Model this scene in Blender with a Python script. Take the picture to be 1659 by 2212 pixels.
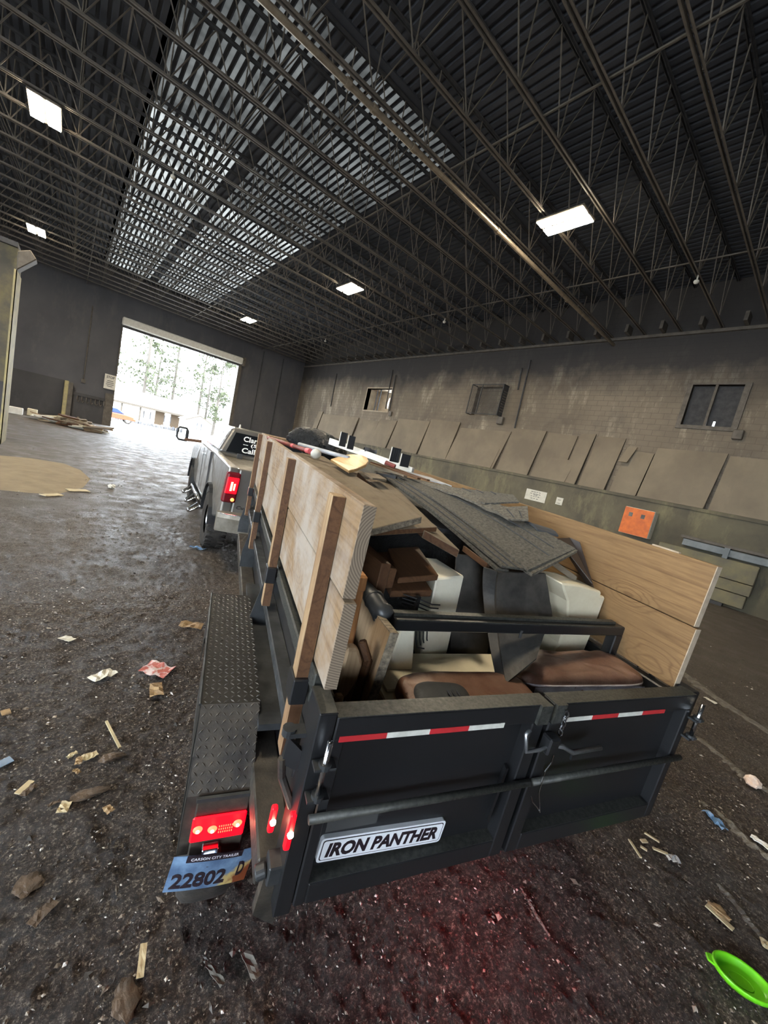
import bpy, bmesh, math, random
import numpy as np
from mathutils import Matrix, Vector
random.seed(7); rng = np.random.default_rng(7)
for o in list(bpy.data.objects): bpy.data.objects.remove(o)
SC = bpy.context.scene; COL = SC.collection

# ------------------------------------------------------------------ camera, world, sun, exposure
def cam_setup():
    yaw, pitch, roll = 0.7108492, -0.1308080, 0.2265767
    cy, sy, cp, sp = math.cos(yaw), math.sin(yaw), math.cos(pitch), math.sin(pitch)
    f = Vector((sy*cp, cy*cp, sp)); r = Vector((cy, -sy, 0)); u = r.cross(f)
    c, s = math.cos(roll), math.sin(roll)
    r2 = c*r + s*u; u2 = c*u - s*r
    cam = bpy.data.cameras.new('camera'); ob = bpy.data.objects.new('camera', cam); COL.objects.link(ob)
    m = Matrix((r2, u2, -f)).transposed().to_4x4(); m.translation = Vector((0, 0, 2.0)); ob.matrix_world = m
    cam.sensor_fit = 'VERTICAL'; cam.sensor_height = 24.0; cam.sensor_width = 18.0
    cam.lens = 832.08/2212*24.0; cam.clip_start = 0.05; cam.clip_end = 400
    SC.camera = ob
cam_setup()
W = bpy.data.worlds.new('World'); SC.world = W; W.use_nodes = True
bg = W.node_tree.nodes['Background']; bg.inputs['Color'].default_value = (0.80, 0.90, 1.0, 1); bg.inputs['Strength'].default_value = 11.5
sun = bpy.data.lights.new('sun', 'SUN'); sun.energy = 8.0; sun.angle = 0.01; sun.color = (1, 0.95, 0.86)
so = bpy.data.objects.new('sun', sun); COL.objects.link(so)
so.rotation_euler = Vector((-0.45, 0.55, -1.0)).to_track_quat('-Z', 'Y').to_euler()
SC.view_settings.view_transform = 'Standard'; SC.view_settings.look = 'None'
SC.view_settings.gamma = 1.0; SC.view_settings.use_curve_mapping = False
SC.view_settings.exposure = 0.95
LAMP_E = 150.0

# ------------------------------------------------------------------ trailer frame (S right, D forward, Z up) -> world
FS = Vector((0.95634, -0.29200, 0.00185)); FS.normalize()
FD = Vector((0.29186, 0.95595, 0.03110)); FD = (FD - FS*FD.dot(FS)).normalized()
FZ = FS.cross(FD)
FR = Matrix((FS, FD, FZ)).transposed()
FM = FR.to_4x4(); FM.translation = Vector((0, 0, 2.0)) - FZ*2.0
def Fw(p): return FM @ Vector(p)
def ground_z(s, d): # frame height of the floor under (s, d)
    w = Fw((s, d, 0)); return -w.z / FZ.z

# ------------------------------------------------------------------ materials
def new_mat(name):
    m = bpy.data.materials.new(name); m.use_nodes = True
    nt = m.node_tree; b = nt.nodes['Principled BSDF']; return m, nt, b
def N(nt, t, **k):
    n = nt.nodes.new(t)
    for a, v in k.items(): setattr(n, a, v)
    return n
def col4(c): return (c[0], c[1], c[2], 1)
def ramp(nt, fac, stops):
    r = N(nt, 'ShaderNodeValToRGB'); e = r.color_ramp.elements
    while len(e) < len(stops): e.new(0.5)
    for i, (p, c) in enumerate(stops): e[i].position = p; e[i].color = col4(c)
    nt.links.new(fac, r.inputs['Fac']); return r.outputs['Color']
def coords(nt, stretch=(1, 1, 1)):
    tc = N(nt, 'ShaderNodeTexCoord'); mp = N(nt, 'ShaderNodeMapping'); mp.inputs['Scale'].default_value = stretch
    nt.links.new(tc.outputs['Object'], mp.inputs['Vector']); return mp.outputs['Vector']
def noise(nt, vec, scale, detail=5, rough=0.6, dist=0.0):
    n = N(nt, 'ShaderNodeTexNoise'); n.inputs['Scale'].default_value = scale; n.inputs['Detail'].default_value = detail
    n.inputs['Roughness'].default_value = rough; n.inputs['Distortion'].default_value = dist
    nt.links.new(vec, n.inputs['Vector']); return n.outputs['Fac']
def bump(nt, b, h, strength, dist=0.01):
    n = N(nt, 'ShaderNodeBump'); n.inputs['Strength'].default_value = strength; n.inputs['Distance'].default_value = dist
    nt.links.new(h, n.inputs['Height']); nt.links.new(n.outputs['Normal'], b.inputs['Normal'])
def mixc(nt, fac, a, c, mode='MIX'):
    n = N(nt, 'ShaderNodeMix', data_type='RGBA', blend_type=mode)
    if isinstance(fac, float): n.inputs[0].default_value = fac
    else: nt.links.new(fac, n.inputs[0])
    for i, v in ((6, a), (7, c)):
        if isinstance(v, tuple): n.inputs[i].default_value = col4(v)
        else: nt.links.new(v, n.inputs[i])
    return n.outputs[2]
def mat(name, c1, c2=None, rough=0.6, metal=0.0, scale=6.0, bmp=0.0, bscale=None, bdist=0.01, stretch=(1, 1, 1), spec=0.5, r2=None, lo=0.35, hi=0.65, coat=0.0):
    m, nt, b = new_mat(name); v = coords(nt, stretch)
    c2 = c2 or tuple(x*0.8 for x in c1)
    n1 = noise(nt, v, scale, 6, 0.62)
    nt.links.new(ramp(nt, n1, [(lo, c1), (hi, c2)]), b.inputs['Base Color'])
    b.inputs['Metallic'].default_value = metal; b.inputs['Specular IOR Level'].default_value = spec
    b.inputs['Coat Weight'].default_value = coat
    if r2 is None: b.inputs['Roughness'].default_value = rough
    else:
        mr = N(nt, 'ShaderNodeMapRange'); mr.inputs['From Min'].default_value = 0.35; mr.inputs['From Max'].default_value = 0.65
        mr.inputs['To Min'].default_value = rough; mr.inputs['To Max'].default_value = r2
        nt.links.new(noise(nt, v, scale*2.3, 4), mr.inputs['Value']); nt.links.new(mr.outputs['Result'], b.inputs['Roughness'])
    if bmp: bump(nt, b, noise(nt, v, bscale or scale*4, 8, 0.65), bmp, bdist)
    return m
def wood(name, light, dark, axis, grain=26.0, weather=None, rough=0.7, knots=(), plane=(1, 2)):
    m, nt, b = new_mat(name); st = [1.0, 1.0, 1.0]; st[axis] = 0.06
    v = coords(nt, tuple(st))
    big = noise(nt, v, 6.0, 3, 0.5, 0.4)
    ph = N(nt, 'ShaderNodeMath', operation='MULTIPLY'); ph.inputs[1].default_value = 9.0; nt.links.new(big, ph.inputs[0])
    src = ph.outputs[0]
    for (kx, kz, kr) in knots:
        tc = N(nt, 'ShaderNodeTexCoord'); sx = N(nt, 'ShaderNodeSeparateXYZ'); nt.links.new(tc.outputs['Object'], sx.inputs[0])
        cb = N(nt, 'ShaderNodeCombineXYZ')
        for i, (k, s) in enumerate(((kx, 0.55), (kz, 1.0))):
            a = N(nt, 'ShaderNodeMath', operation='SUBTRACT'); a.inputs[1].default_value = k; nt.links.new(sx.outputs[plane[i]], a.inputs[0])
            a2 = N(nt, 'ShaderNodeMath', operation='MULTIPLY'); a2.inputs[1].default_value = s; nt.links.new(a.outputs[0], a2.inputs[0])
            nt.links.new(a2.outputs[0], cb.inputs[i])
        ln = N(nt, 'ShaderNodeVectorMath', operation='LENGTH'); nt.links.new(cb.outputs[0], ln.inputs[0])
        g = N(nt, 'ShaderNodeMapRange'); g.inputs['From Min'].default_value = 0; g.inputs['From Max'].default_value = kr
        g.inputs['To Min'].default_value = 3.2; g.inputs['To Max'].default_value = 0.0; g.interpolation_type = 'SMOOTHSTEP'
        nt.links.new(ln.outputs['Value'], g.inputs['Value'])
        ad = N(nt, 'ShaderNodeMath', operation='ADD'); nt.links.new(src, ad.inputs[0]); nt.links.new(g.outputs['Result'], ad.inputs[1]); src = ad.outputs[0]
    fr = N(nt, 'ShaderNodeMath', operation='PINGPONG'); fr.inputs[1].default_value = 0.5; nt.links.new(src, fr.inputs[0])
    fine = noise(nt, v, grain*4, 4, 0.6)
    c = ramp(nt, fr.outputs[0], [(0.0, tuple(0.55*x+0.45*y for x, y in zip(dark, light))), (0.22, light)])
    c = mixc(nt, ramp(nt, fine, [(0.42, (0, 0, 0)), (0.75, (0.55, 0.55, 0.55))]), c, dark)
    v2 = coords(nt)
    if weather: c = mixc(nt, ramp(nt, noise(nt, v2, 3.0, 5, 0.7), [(0.40, (0, 0, 0)), (0.62, (0.8, 0.8, 0.8))]), c, weather)
    nt.links.new(c, b.inputs['Base Color']); b.inputs['Roughness'].default_value = rough; b.inputs['Specular IOR Level'].default_value = 0.3
    bump(nt, b, fine, 0.25, 0.003); return m
def endgrain(name, light, dark, cx=0.0, cz=0.0):
    m, nt, b = new_mat(name)
    tc = N(nt, 'ShaderNodeTexCoord'); mp = N(nt, 'ShaderNodeMapping'); mp.inputs['Location'].default_value = (-cx, 0, -cz); mp.inputs['Scale'].default_value = (1, 0.02, 1)
    nt.links.new(tc.outputs['Object'], mp.inputs['Vector'])
    w = N(nt, 'ShaderNodeTexWave', wave_type='RINGS', rings_direction='Y'); w.inputs['Scale'].default_value = 42.0; w.inputs['Distortion'].default_value = 0.8
    nt.links.new(mp.outputs[0], w.inputs['Vector'])
    nt.links.new(ramp(nt, w.outputs['Fac'], [(0.2, light), (0.85, dark)]), b.inputs['Base Color']); b.inputs['Roughness'].default_value = 0.85
    return m
def emit(name, c, strength, base=(0.02, 0.02, 0.02)):
    m, nt, b = new_mat(name); b.inputs['Base Color'].default_value = col4(base)
    b.inputs['Emission Color'].default_value = col4(c); b.inputs['Emission Strength'].default_value = strength; return m

M = {}
M['black_steel'] = mat('black_steel', (0.010, 0.0105, 0.012), (0.013, 0.0135, 0.015), 0.34, 0.0, 3, spec=0.55)
M['dusty_steel'] = mat('dusty_steel', (0.022, 0.024, 0.022), (0.055, 0.055, 0.048), 0.4, 0.2, 60, 0.15, 160, 0.003, r2=0.6)
M['worn_steel'] = mat('worn_steel', (0.022, 0.024, 0.026), (0.060, 0.064, 0.068), 0.32, 0.35, 7, 0.08, 60, 0.003, r2=0.55)
M['dirty_black'] = mat('dirty_black', (0.018, 0.016, 0.014), (0.06, 0.05, 0.038), 0.35, 0.0, 12, 0.3, 90, 0.004, r2=0.6)
M['bare_steel'] = mat('bare_steel', (0.30, 0.31, 0.32), (0.20, 0.21, 0.22), 0.3, 0.8, 20)
M['chrome'] = mat('chrome', (0.7, 0.72, 0.74), (0.55, 0.56, 0.58), 0.18, 1.0, 20)
M['rubber'] = mat('rubber', (0.012, 0.011, 0.010), (0.04, 0.033, 0.027), 0.75, 0, 14, 0.5, 50, 0.01)
M['tread'] = mat('tread_plate', (0.040, 0.039, 0.037), (0.025, 0.024, 0.022), 0.36, 0.5, 10, 0.05, 60, 0.002, r2=0.5)
M['lug'] = mat('glint_tread_lug', (0.42, 0.41, 0.39), (0.26, 0.25, 0.235), 0.25, 0.8, 12)  # lug colour made pale to carry the bright glints of the plate
M['sawn_end'] = mat('pale_sawn_end', (0.42, 0.345, 0.255), (0.33, 0.26, 0.185), 0.85, 0, 30)
M['flashing'] = mat('dark_flashing', (0.035, 0.026, 0.022), (0.055, 0.038, 0.03), 0.5, 0, 6)
M['red_tape'] = mat('red_tape', (0.55, 0.03, 0.04), (0.42, 0.03, 0.03), 0.35, 0, 20)
M['white_tape'] = mat('white_tape', (0.75, 0.74, 0.68), (0.55, 0.54, 0.48), 0.35, 0, 20)
M['decal_white'] = mat('decal_white', (0.80, 0.82, 0.86), (0.7, 0.72, 0.76), 0.4, 0, 8)
M['decal_black'] = mat('decal_black', (0.02, 0.012, 0.018), None, 0.45)
M['grey_patch'] = mat('grey_patch', (0.05, 0.052, 0.054), (0.06, 0.06, 0.06), 0.5)
M['board_left'] = wood('pale_pine', (0.245, 0.165, 0.092), (0.105, 0.06, 0.032), 1, weather=(0.335, 0.30, 0.26), knots=((0.55, 0.42, 0.09), (1.6, 0.30, 0.07), (0.5, 0.13, 0.10)))
M['board_right'] = wood('tan_pine', (0.245, 0.148, 0.066), (0.085, 0.042, 0.017), 1, weather=(0.195, 0.118, 0.055), knots=((0.27, 0.36, 0.10), (0.06, 0.10, 0.12), (1.3, 0.30, 0.08)))
M['stake'] = wood('stake_wood', (0.36, 0.25, 0.14), (0.11, 0.06, 0.03), 2, weather=(0.20, 0.115, 0.06))
M['end'] = endgrain('end_grain', (0.24, 0.185, 0.13), (0.135, 0.10, 0.07), 0.10, 0.42)
M['grey_wood'] = wood('weathered_wood', (0.165, 0.130, 0.092), (0.075, 0.055, 0.038), 1, weather=(0.195, 0.16, 0.115), rough=0.85)
M['brown_wood'] = wood('stained_brown_wood', (0.125, 0.062, 0.030), (0.04, 0.018, 0.010), 1, weather=(0.085, 0.042, 0.022), rough=0.5)
M['orange_wood'] = wood('orange_wood', (0.50, 0.25, 0.10), (0.25, 0.10, 0.04), 2, rough=0.45)
M['tan_panel'] = wood('tan_panel', (0.36, 0.25, 0.15), (0.22, 0.14, 0.08), 2, rough=0.6)
M['osb_edge'] = mat('osb_edge', (0.30, 0.25, 0.18), (0.10, 0.08, 0.06), 0.9, 0, 60, 0.4, 90)
M['maple'] = wood('maple_leaf_top', (0.62, 0.42, 0.19), (0.45, 0.27, 0.11), 1, rough=0.4)
M['shingle'] = mat('asphalt_shingle', (0.038, 0.036, 0.031), (0.125, 0.115, 0.094), 0.9, 0, 70, 0.8, 200, 0.004, lo=0.32, hi=0.68)
M['shingle_light'] = mat('asphalt_shingle_brown', (0.065, 0.058, 0.046), (0.155, 0.138, 0.108), 0.9, 0, 70, 0.7, 260, 0.004)
M['foam'] = mat('cream_foam', (0.66, 0.61, 0.46), (0.56, 0.50, 0.36), 0.9, 0, 5, 0.25, 120, 0.003)
M['foam_white'] = mat('white_foam', (0.80, 0.76, 0.63), (0.70, 0.66, 0.53), 0.9, 0, 6, 0.25, 120, 0.003)
M['rubber_sheet'] = mat('rubber_sheet', (0.028, 0.027, 0.026), (0.085, 0.078, 0.068), 0.5, 0, 5, 0.35, 35, 0.006, r2=0.75)
M['leather'] = mat('brown_leather', (0.21, 0.125, 0.088), (0.115, 0.05, 0.032), 0.34, 0, 6, 0.5, 22, 0.010, r2=0.5)
M['leather_sheen'] = mat('sheen_painted_leather', (0.50, 0.47, 0.50), (0.36, 0.32, 0.33), 0.22, 0, 9, 0.8, 30, 0.01)  # pale bluish shine put into the colour of the brown leather
M['black_fabric'] = mat('black_fabric', (0.03, 0.033, 0.037), (0.05, 0.052, 0.055), 0.7, 0, 8, 0.2, 90)
M['bag'] = mat('black_plastic_film', (0.008, 0.009, 0.010), (0.016, 0.017, 0.018), 0.36, 0, 6, 1.0, 18, 0.06, spec=0.4)
M['red_paint'] = mat('red_paint', (0.25, 0.045, 0.04), (0.12, 0.04, 0.03), 0.4, 0, 12)
M['pink'] = mat('pink_cap', (0.85, 0.16, 0.18), None, 0.4)
M['pale_grey'] = mat('pale_grey_pole', (0.45, 0.47, 0.50), (0.30, 0.31, 0.33), 0.4, 0.2, 9)
M['white_paint'] = mat('white_paint', (0.72, 0.70, 0.64), (0.6, 0.57, 0.5), 0.5, 0, 6)
M['black_plastic'] = mat('black_plastic', (0.012, 0.013, 0.014), (0.025, 0.026, 0.028), 0.35)
M['truck_paint'] = mat('silver_grey_paint', (0.20, 0.195, 0.185), (0.17, 0.155, 0.135), 0.28, 0.55, 3, coat=0.5, r2=0.42)
M['bumper'] = mat('bumper_grey', (0.26, 0.24, 0.20), (0.16, 0.14, 0.11), 0.4, 0.5, 6, r2=0.55)
M['dark_glass'] = mat('tinted_glass', (0.008, 0.009, 0.011), (0.012, 0.013, 0.015), 0.08, 0, 2, spec=0.6)
M['lens_red'] = mat('red_lens', (0.16, 0.012, 0.018), (0.11, 0.01, 0.014), 0.15)
M['lamp_red'] = emit('lit_red_lens', (1.0, 0.0, 0.01), 1.2, (0.12, 0.002, 0.002))
M['lamp_hot'] = emit('lit_bulb', (1.0, 0.40, 0.18), 4.0)
M['led_red'] = emit('red_led', (1.0, 0.05, 0.02), 6.0)
M['red_bar'] = emit('rear_red_strip', (1.0, 0.03, 0.05), 48.0)
M['led_core'] = emit('led_core', (1.0, 0.70, 0.45), 16.0)
M['plate_light'] = emit('plate_lamp', (1.0, 0.96, 0.9), 14.0)
M['amber'] = emit('amber_lens', (1.0, 0.35, 0.08), 1.5, (0.5, 0.2, 0.05))
M['light_panel'] = emit('lamp_diffuser', (1.0, 0.86, 0.64), LAMP_E)
M['white_text'] = mat('white_vinyl', (0.85, 0.85, 0.83), None, 0.5)
M['paper'] = mat('paper', (0.62, 0.60, 0.52), (0.52, 0.50, 0.43), 0.8, 0, 8)
M['ink'] = mat('ink', (0.08, 0.08, 0.08), (0.16, 0.16, 0.15), 0.8)
M['orange_board'] = mat('orange_board', (0.70, 0.17, 0.03), (0.52, 0.12, 0.03), 0.6, 0, 5)
M['block_face'] = mat('stained_concrete', (0.13, 0.12, 0.09), (0.20, 0.175, 0.10), 0.85, 0, 2.5, 0.4, 20)
M['block_blue'] = mat('bluish_grey_steel', (0.13, 0.15, 0.16), (0.20, 0.22, 0.23), 0.6, 0, 3)
M['yellow_post'] = mat('faded_yellow_paint', (0.45, 0.38, 0.17), (0.30, 0.26, 0.16), 0.7, 0, 4)
M['lime'] = mat('lime_plastic', (0.16, 0.62, 0.015), (0.11, 0.48, 0.01), 0.3, 0, 5)
M['grime_metal'] = mat('sooty_steel', (0.085, 0.075, 0.062), (0.14, 0.12, 0.10), 0.7, 0.1, 5)
M['joist'] = mat('dusty_joist_steel', (0.105, 0.092, 0.078), (0.165, 0.143, 0.118), 0.6, 0.1, 2)
M['hazed_soot'] = mat('hazed_soot_steel', (0.035, 0.036, 0.040), (0.06, 0.060, 0.062), 0.8, 0, 5)  # soot colour lifted slightly bluish in place of haze
M['pipe'] = mat('dusty_pipe', (0.20, 0.165, 0.125), (0.30, 0.25, 0.19), 0.4, 0.5, 6)
# ------------------------------------------------------------------ mesh helper
BASE = {}
class MB:
    def __init__(s): s.v = []; s.f = []; s.m = []
    def add(s, vs, fs, mi=0):
        b = len(s.v); s.v += [tuple(x) for x in vs]; s.f += [tuple(b+i for i in f) for f in fs]; s.m += [mi]*len(fs); return s
    def box(s, lo, hi, mi=0, R=None, pivot=None):
        x0, y0, z0 = lo; x1, y1, z1 = hi
        vs = [Vector(p) for p in ((x0, y0, z0), (x1, y0, z0), (x1, y1, z0), (x0, y1, z0), (x0, y0, z1), (x1, y0, z1), (x1, y1, z1), (x0, y1, z1))]
        if R is not None:
            pv = Vector(pivot) if pivot else Vector(((x0+x1)/2, (y0+y1)/2, (z0+z1)/2)); vs = [R @ (p-pv)+pv for p in vs]
        return s.add(vs, [(0, 3, 2, 1), (4, 5, 6, 7), (0, 1, 5, 4), (1, 2, 6, 5), (2, 3, 7, 6), (3, 0, 4, 7)], mi)
    def prism(s, pts, off, mi=0, mside=None):
        n = len(pts); a = [Vector(p) for p in pts]; o = Vector(off); s.add(a+[p+o for p in a], [tuple(range(n))[::-1], tuple(range(n, 2*n))], mi)
        b = len(s.v)-2*n; fs = [(b+i, b+(i+1) % n, b+n+(i+1) % n, b+n+i) for i in range(n)]
        s.f += fs; s.m += [mi if mside is None else mside]*n; return s
    def slab(s, pts, t, mi=0, mside=None):            # polygon given from above, thickness t downwards along its normal
        a = [Vector(p) for p in pts]; nrm = Vector((0, 0, 0))
        for i in range(len(a)): nrm += (a[i]-a[0]).cross(a[(i+1) % len(a)]-a[0])
        nrm.normalize()
        if nrm.z < 0: nrm = -nrm
        return s.prism(a, -nrm*t, mi, mside)
    def bar(s, p0, p1, w, h, up=(0, 0, 1), mi=0):
        a, b = Vector(p0), Vector(p1); d = (b-a).normalized(); u = Vector(up); u = (u-d*u.dot(d))
        if u.length < 1e-4: u = Vector((1, 0, 0)); u = u-d*u.dot(d)
        u.normalize(); r = d.cross(u)
        c = [r*(-w/2)+u*(-h/2), r*(w/2)+u*(-h/2), r*(w/2)+u*(h/2), r*(-w/2)+u*(h/2)]
        return s.add([a+x for x in c]+[b+x for x in c], [(3, 2, 1, 0), (4, 5, 6, 7), (0, 1, 5, 4), (1, 2, 6, 5), (2, 3, 7, 6), (3, 0, 4, 7)], mi)
    def tube(s, path, r, n=8, mi=0, caps=True):
        P = [Vector(p) for p in path]; rings = []; ref = None
        rr = r if isinstance(r, (list, tuple)) else [r]*len(P)
        for i, p in enumerate(P):
            d = (P[min(i+1, len(P)-1)]-P[max(i-1, 0)]).normalized()
            if ref is None:
                ref = Vector((0, 0, 1)) if abs(d.z) < 0.9 else Vector((1, 0, 0))
            x = ref-d*ref.dot(d); x.normalize(); ref = x; y = d.cross(x)
            rings.append([p+(x*math.cos(2*math.pi*k/n)+y*math.sin(2*math.pi*k/n))*rr[i] for k in range(n)])
        vs = [q for rg in rings for q in rg]; fs = []
        for i in range(len(P)-1):
            for k in range(n): fs.append((i*n+k, i*n+(k+1) % n, (i+1)*n+(k+1) % n, (i+1)*n+k))
        if caps: fs += [tuple(range(n))[::-1], tuple(range((len(P)-1)*n, len(P)*n))]
        return s.add(vs, fs, mi)
    def grid(s, rows, mi=0, closed=False):            # rows of points
        nr, nc = len(rows), len(rows[0]); vs = [p for r in rows for p in r]; fs = []
        for i in range(nr-1):
            for k in range(nc if closed else nc-1): fs.append((i*nc+k, i*nc+(k+1) % nc, (i+1)*nc+(k+1) % nc, (i+1)*nc+k))
        return s.add(vs, fs, mi)
    def lathe(s, prof, c, axis=0, n=24, mi=0):        # prof: (r, h) along axis
        c = Vector(c); rows = []
        for r, h in prof:
            row = []
            for k in range(n):
                a = 2*math.pi*k/n; p = [0, 0, 0]; p[axis] = h; p[(axis+1) % 3] = r*math.cos(a); p[(axis+2) % 3] = r*math.sin(a); row.append(c+Vector(p))
            rows.append(row)
        return s.grid(rows, mi, True)
    def mesh(s, name, mats, off=(0, 0, 0), bevel=0.0, smooth=False, seg=1):
        me = bpy.data.meshes.new(name); o = Vector(off)
        me.from_pydata([tuple(Vector(v)-o) for v in s.v], [], s.f)
        for m in mats: me.materials.append(m)
        me.polygons.foreach_set('material_index', s.m)
        bm = bmesh.new(); bm.from_mesh(me); bmesh.ops.recalc_face_normals(bm, faces=bm.faces)
        if bevel:
            es = [e for e in bm.edges if len(e.link_faces) == 2 and e.calc_face_angle(0) > 0.5]
            bmesh.ops.bevel(bm, geom=es, offset=bevel, segments=seg, profile=0.5, affect='EDGES', clamp_overlap=True)
        bm.to_mesh(me); bm.free()
        if smooth: me.polygons.foreach_set('use_smooth', [True]*len(me.polygons))
        me.update(); return me
def mset(ms): return [M[m] if isinstance(m, str) else m for m in (ms if isinstance(ms, (list, tuple)) else [ms])]
def tag(o, label, cat, group=None, kind=None):
    if label: o['label'] = label
    if cat: o['category'] = cat
    if group: o['group'] = group
    if kind: o['kind'] = kind
    return o
def thing(name, label, cat, base=(0, 0, 0), frame='W', group=None, rz=0.0):
    o = bpy.data.objects.new(name, None); o.empty_display_size = 0.1; COL.objects.link(o)
    if frame == 'F': o.matrix_world = FM @ Matrix.Translation(Vector(base))
    else: o.matrix_world = Matrix.Translation(Vector(base)) @ Matrix.Rotation(rz, 4, 'Z')
    BASE[o.name] = Vector(base) if frame == 'F' else Vector((0, 0, 0)); return tag(o, label, cat, group)
def part(mb, name, ms, parent, bevel=0.0, smooth=False, seg=1, label=None, kind=None):
    b = BASE[parent.name]; me = mb.mesh(name, mset(ms), b, bevel, smooth, seg)
    o = bpy.data.objects.new(name, me); COL.objects.link(o); o.parent = parent; BASE[o.name] = b
    if label: o['label'] = label
    if kind: o['kind'] = kind
    return o
def solo(mb, name, ms, label, cat, frame='W', group=None, kind=None, base=None, bevel=0.0, smooth=False, seg=1):
    if base is None:
        n = len(mb.v); base = Vector((sum(v[0] for v in mb.v)/n, sum(v[1] for v in mb.v)/n, min(v[2] for v in mb.v)))
    me = mb.mesh(name, mset(ms), base, bevel, smooth, seg); o = bpy.data.objects.new(name, me); COL.objects.link(o)
    o.matrix_world = (FM if frame == 'F' else Matrix()) @ Matrix.Translation(Vector(base)); BASE[o.name] = Vector(base)
    return tag(o, label, cat, group, kind)
def struct(mb, name, ms, **k):
    me = mb.mesh(name, mset(ms), (0, 0, 0), k.get('bevel', 0), k.get('smooth', False)); o = bpy.data.objects.new(name, me); COL.objects.link(o)
    o['kind'] = 'structure'; BASE[o.name] = Vector((0, 0, 0)); return o
def copy_tree(o, parent=None):
    c = o.copy(); COL.objects.link(c)
    if parent: c.parent = parent
    for ch in o.children: copy_tree(ch, c)
    return c
def dup(o, delta, rz=0.0):
    c = copy_tree(o); c.matrix_world = Matrix.Translation(Vector(delta)) @ o.matrix_world @ Matrix.Rotation(rz, 4, 'Z'); return c
def text_mesh(txt, size, thick=0.001, bold=0.0, shear=0.0, width=None, font_h=None):   # mesh in its own XY plane, centred
    cu = bpy.data.curves.new('lettering', 'FONT'); cu.body = txt; cu.size = size; cu.extrude = thick; cu.offset = bold; cu.shear = shear
    cu.align_x = 'CENTER'; cu.align_y = 'CENTER'; cu.resolution_u = 3
    ob = bpy.data.objects.new('lettering', cu); COL.objects.link(ob); bpy.context.view_layer.update()
    me = bpy.data.meshes.new_from_object(ob.evaluated_get(bpy.context.evaluated_depsgraph_get()))
    bpy.data.objects.remove(ob); bpy.data.curves.remove(cu)
    vs = [v.co.copy() for v in me.vertices]; fs = [tuple(p.vertices) for p in me.polygons]; bpy.data.meshes.remove(me)
    x0, x1 = min(v.x for v in vs), max(v.x for v in vs); y0, y1 = min(v.y for v in vs), max(v.y for v in vs)
    sx = width/(x1-x0) if width else 1.0; sy = font_h/(y1-y0) if font_h else 1.0
    return [Vector(((v.x-(x0+x1)/2)*sx, (v.y-(y0+y1)/2)*sy, v.z)) for v in vs], fs
def place_text(mb, tm, c, right, up, mi=0):
    r, u = Vector(right).normalized(), Vector(up).normalized(); n = r.cross(u); c = Vector(c)
    return mb.add([c+r*v.x+u*v.y+n*v.z for v in tm[0]], tm[1], mi)
def vnoise(x, y, seed=0):                              # value noise on arrays
    xi, yi = np.floor(x).astype(np.int64), np.floor(y).astype(np.int64); fx, fy = x-xi, y-yi
    fx = fx*fx*(3-2*fx); fy = fy*fy*(3-2*fy)
    def h(a, b):
        n = (a*374761393+b*668265263+seed*982451653) & 0x7fffffff; n = (n ^ (n >> 13))*1274126177 & 0x7fffffff; return ((n ^ (n >> 16)) & 0xffff)/65535.0
    return (h(xi, yi)*(1-fx)+h(xi+1, yi)*fx)*(1-fy)+(h(xi, yi+1)*(1-fx)+h(xi+1, yi+1)*fx)*fy
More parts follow.
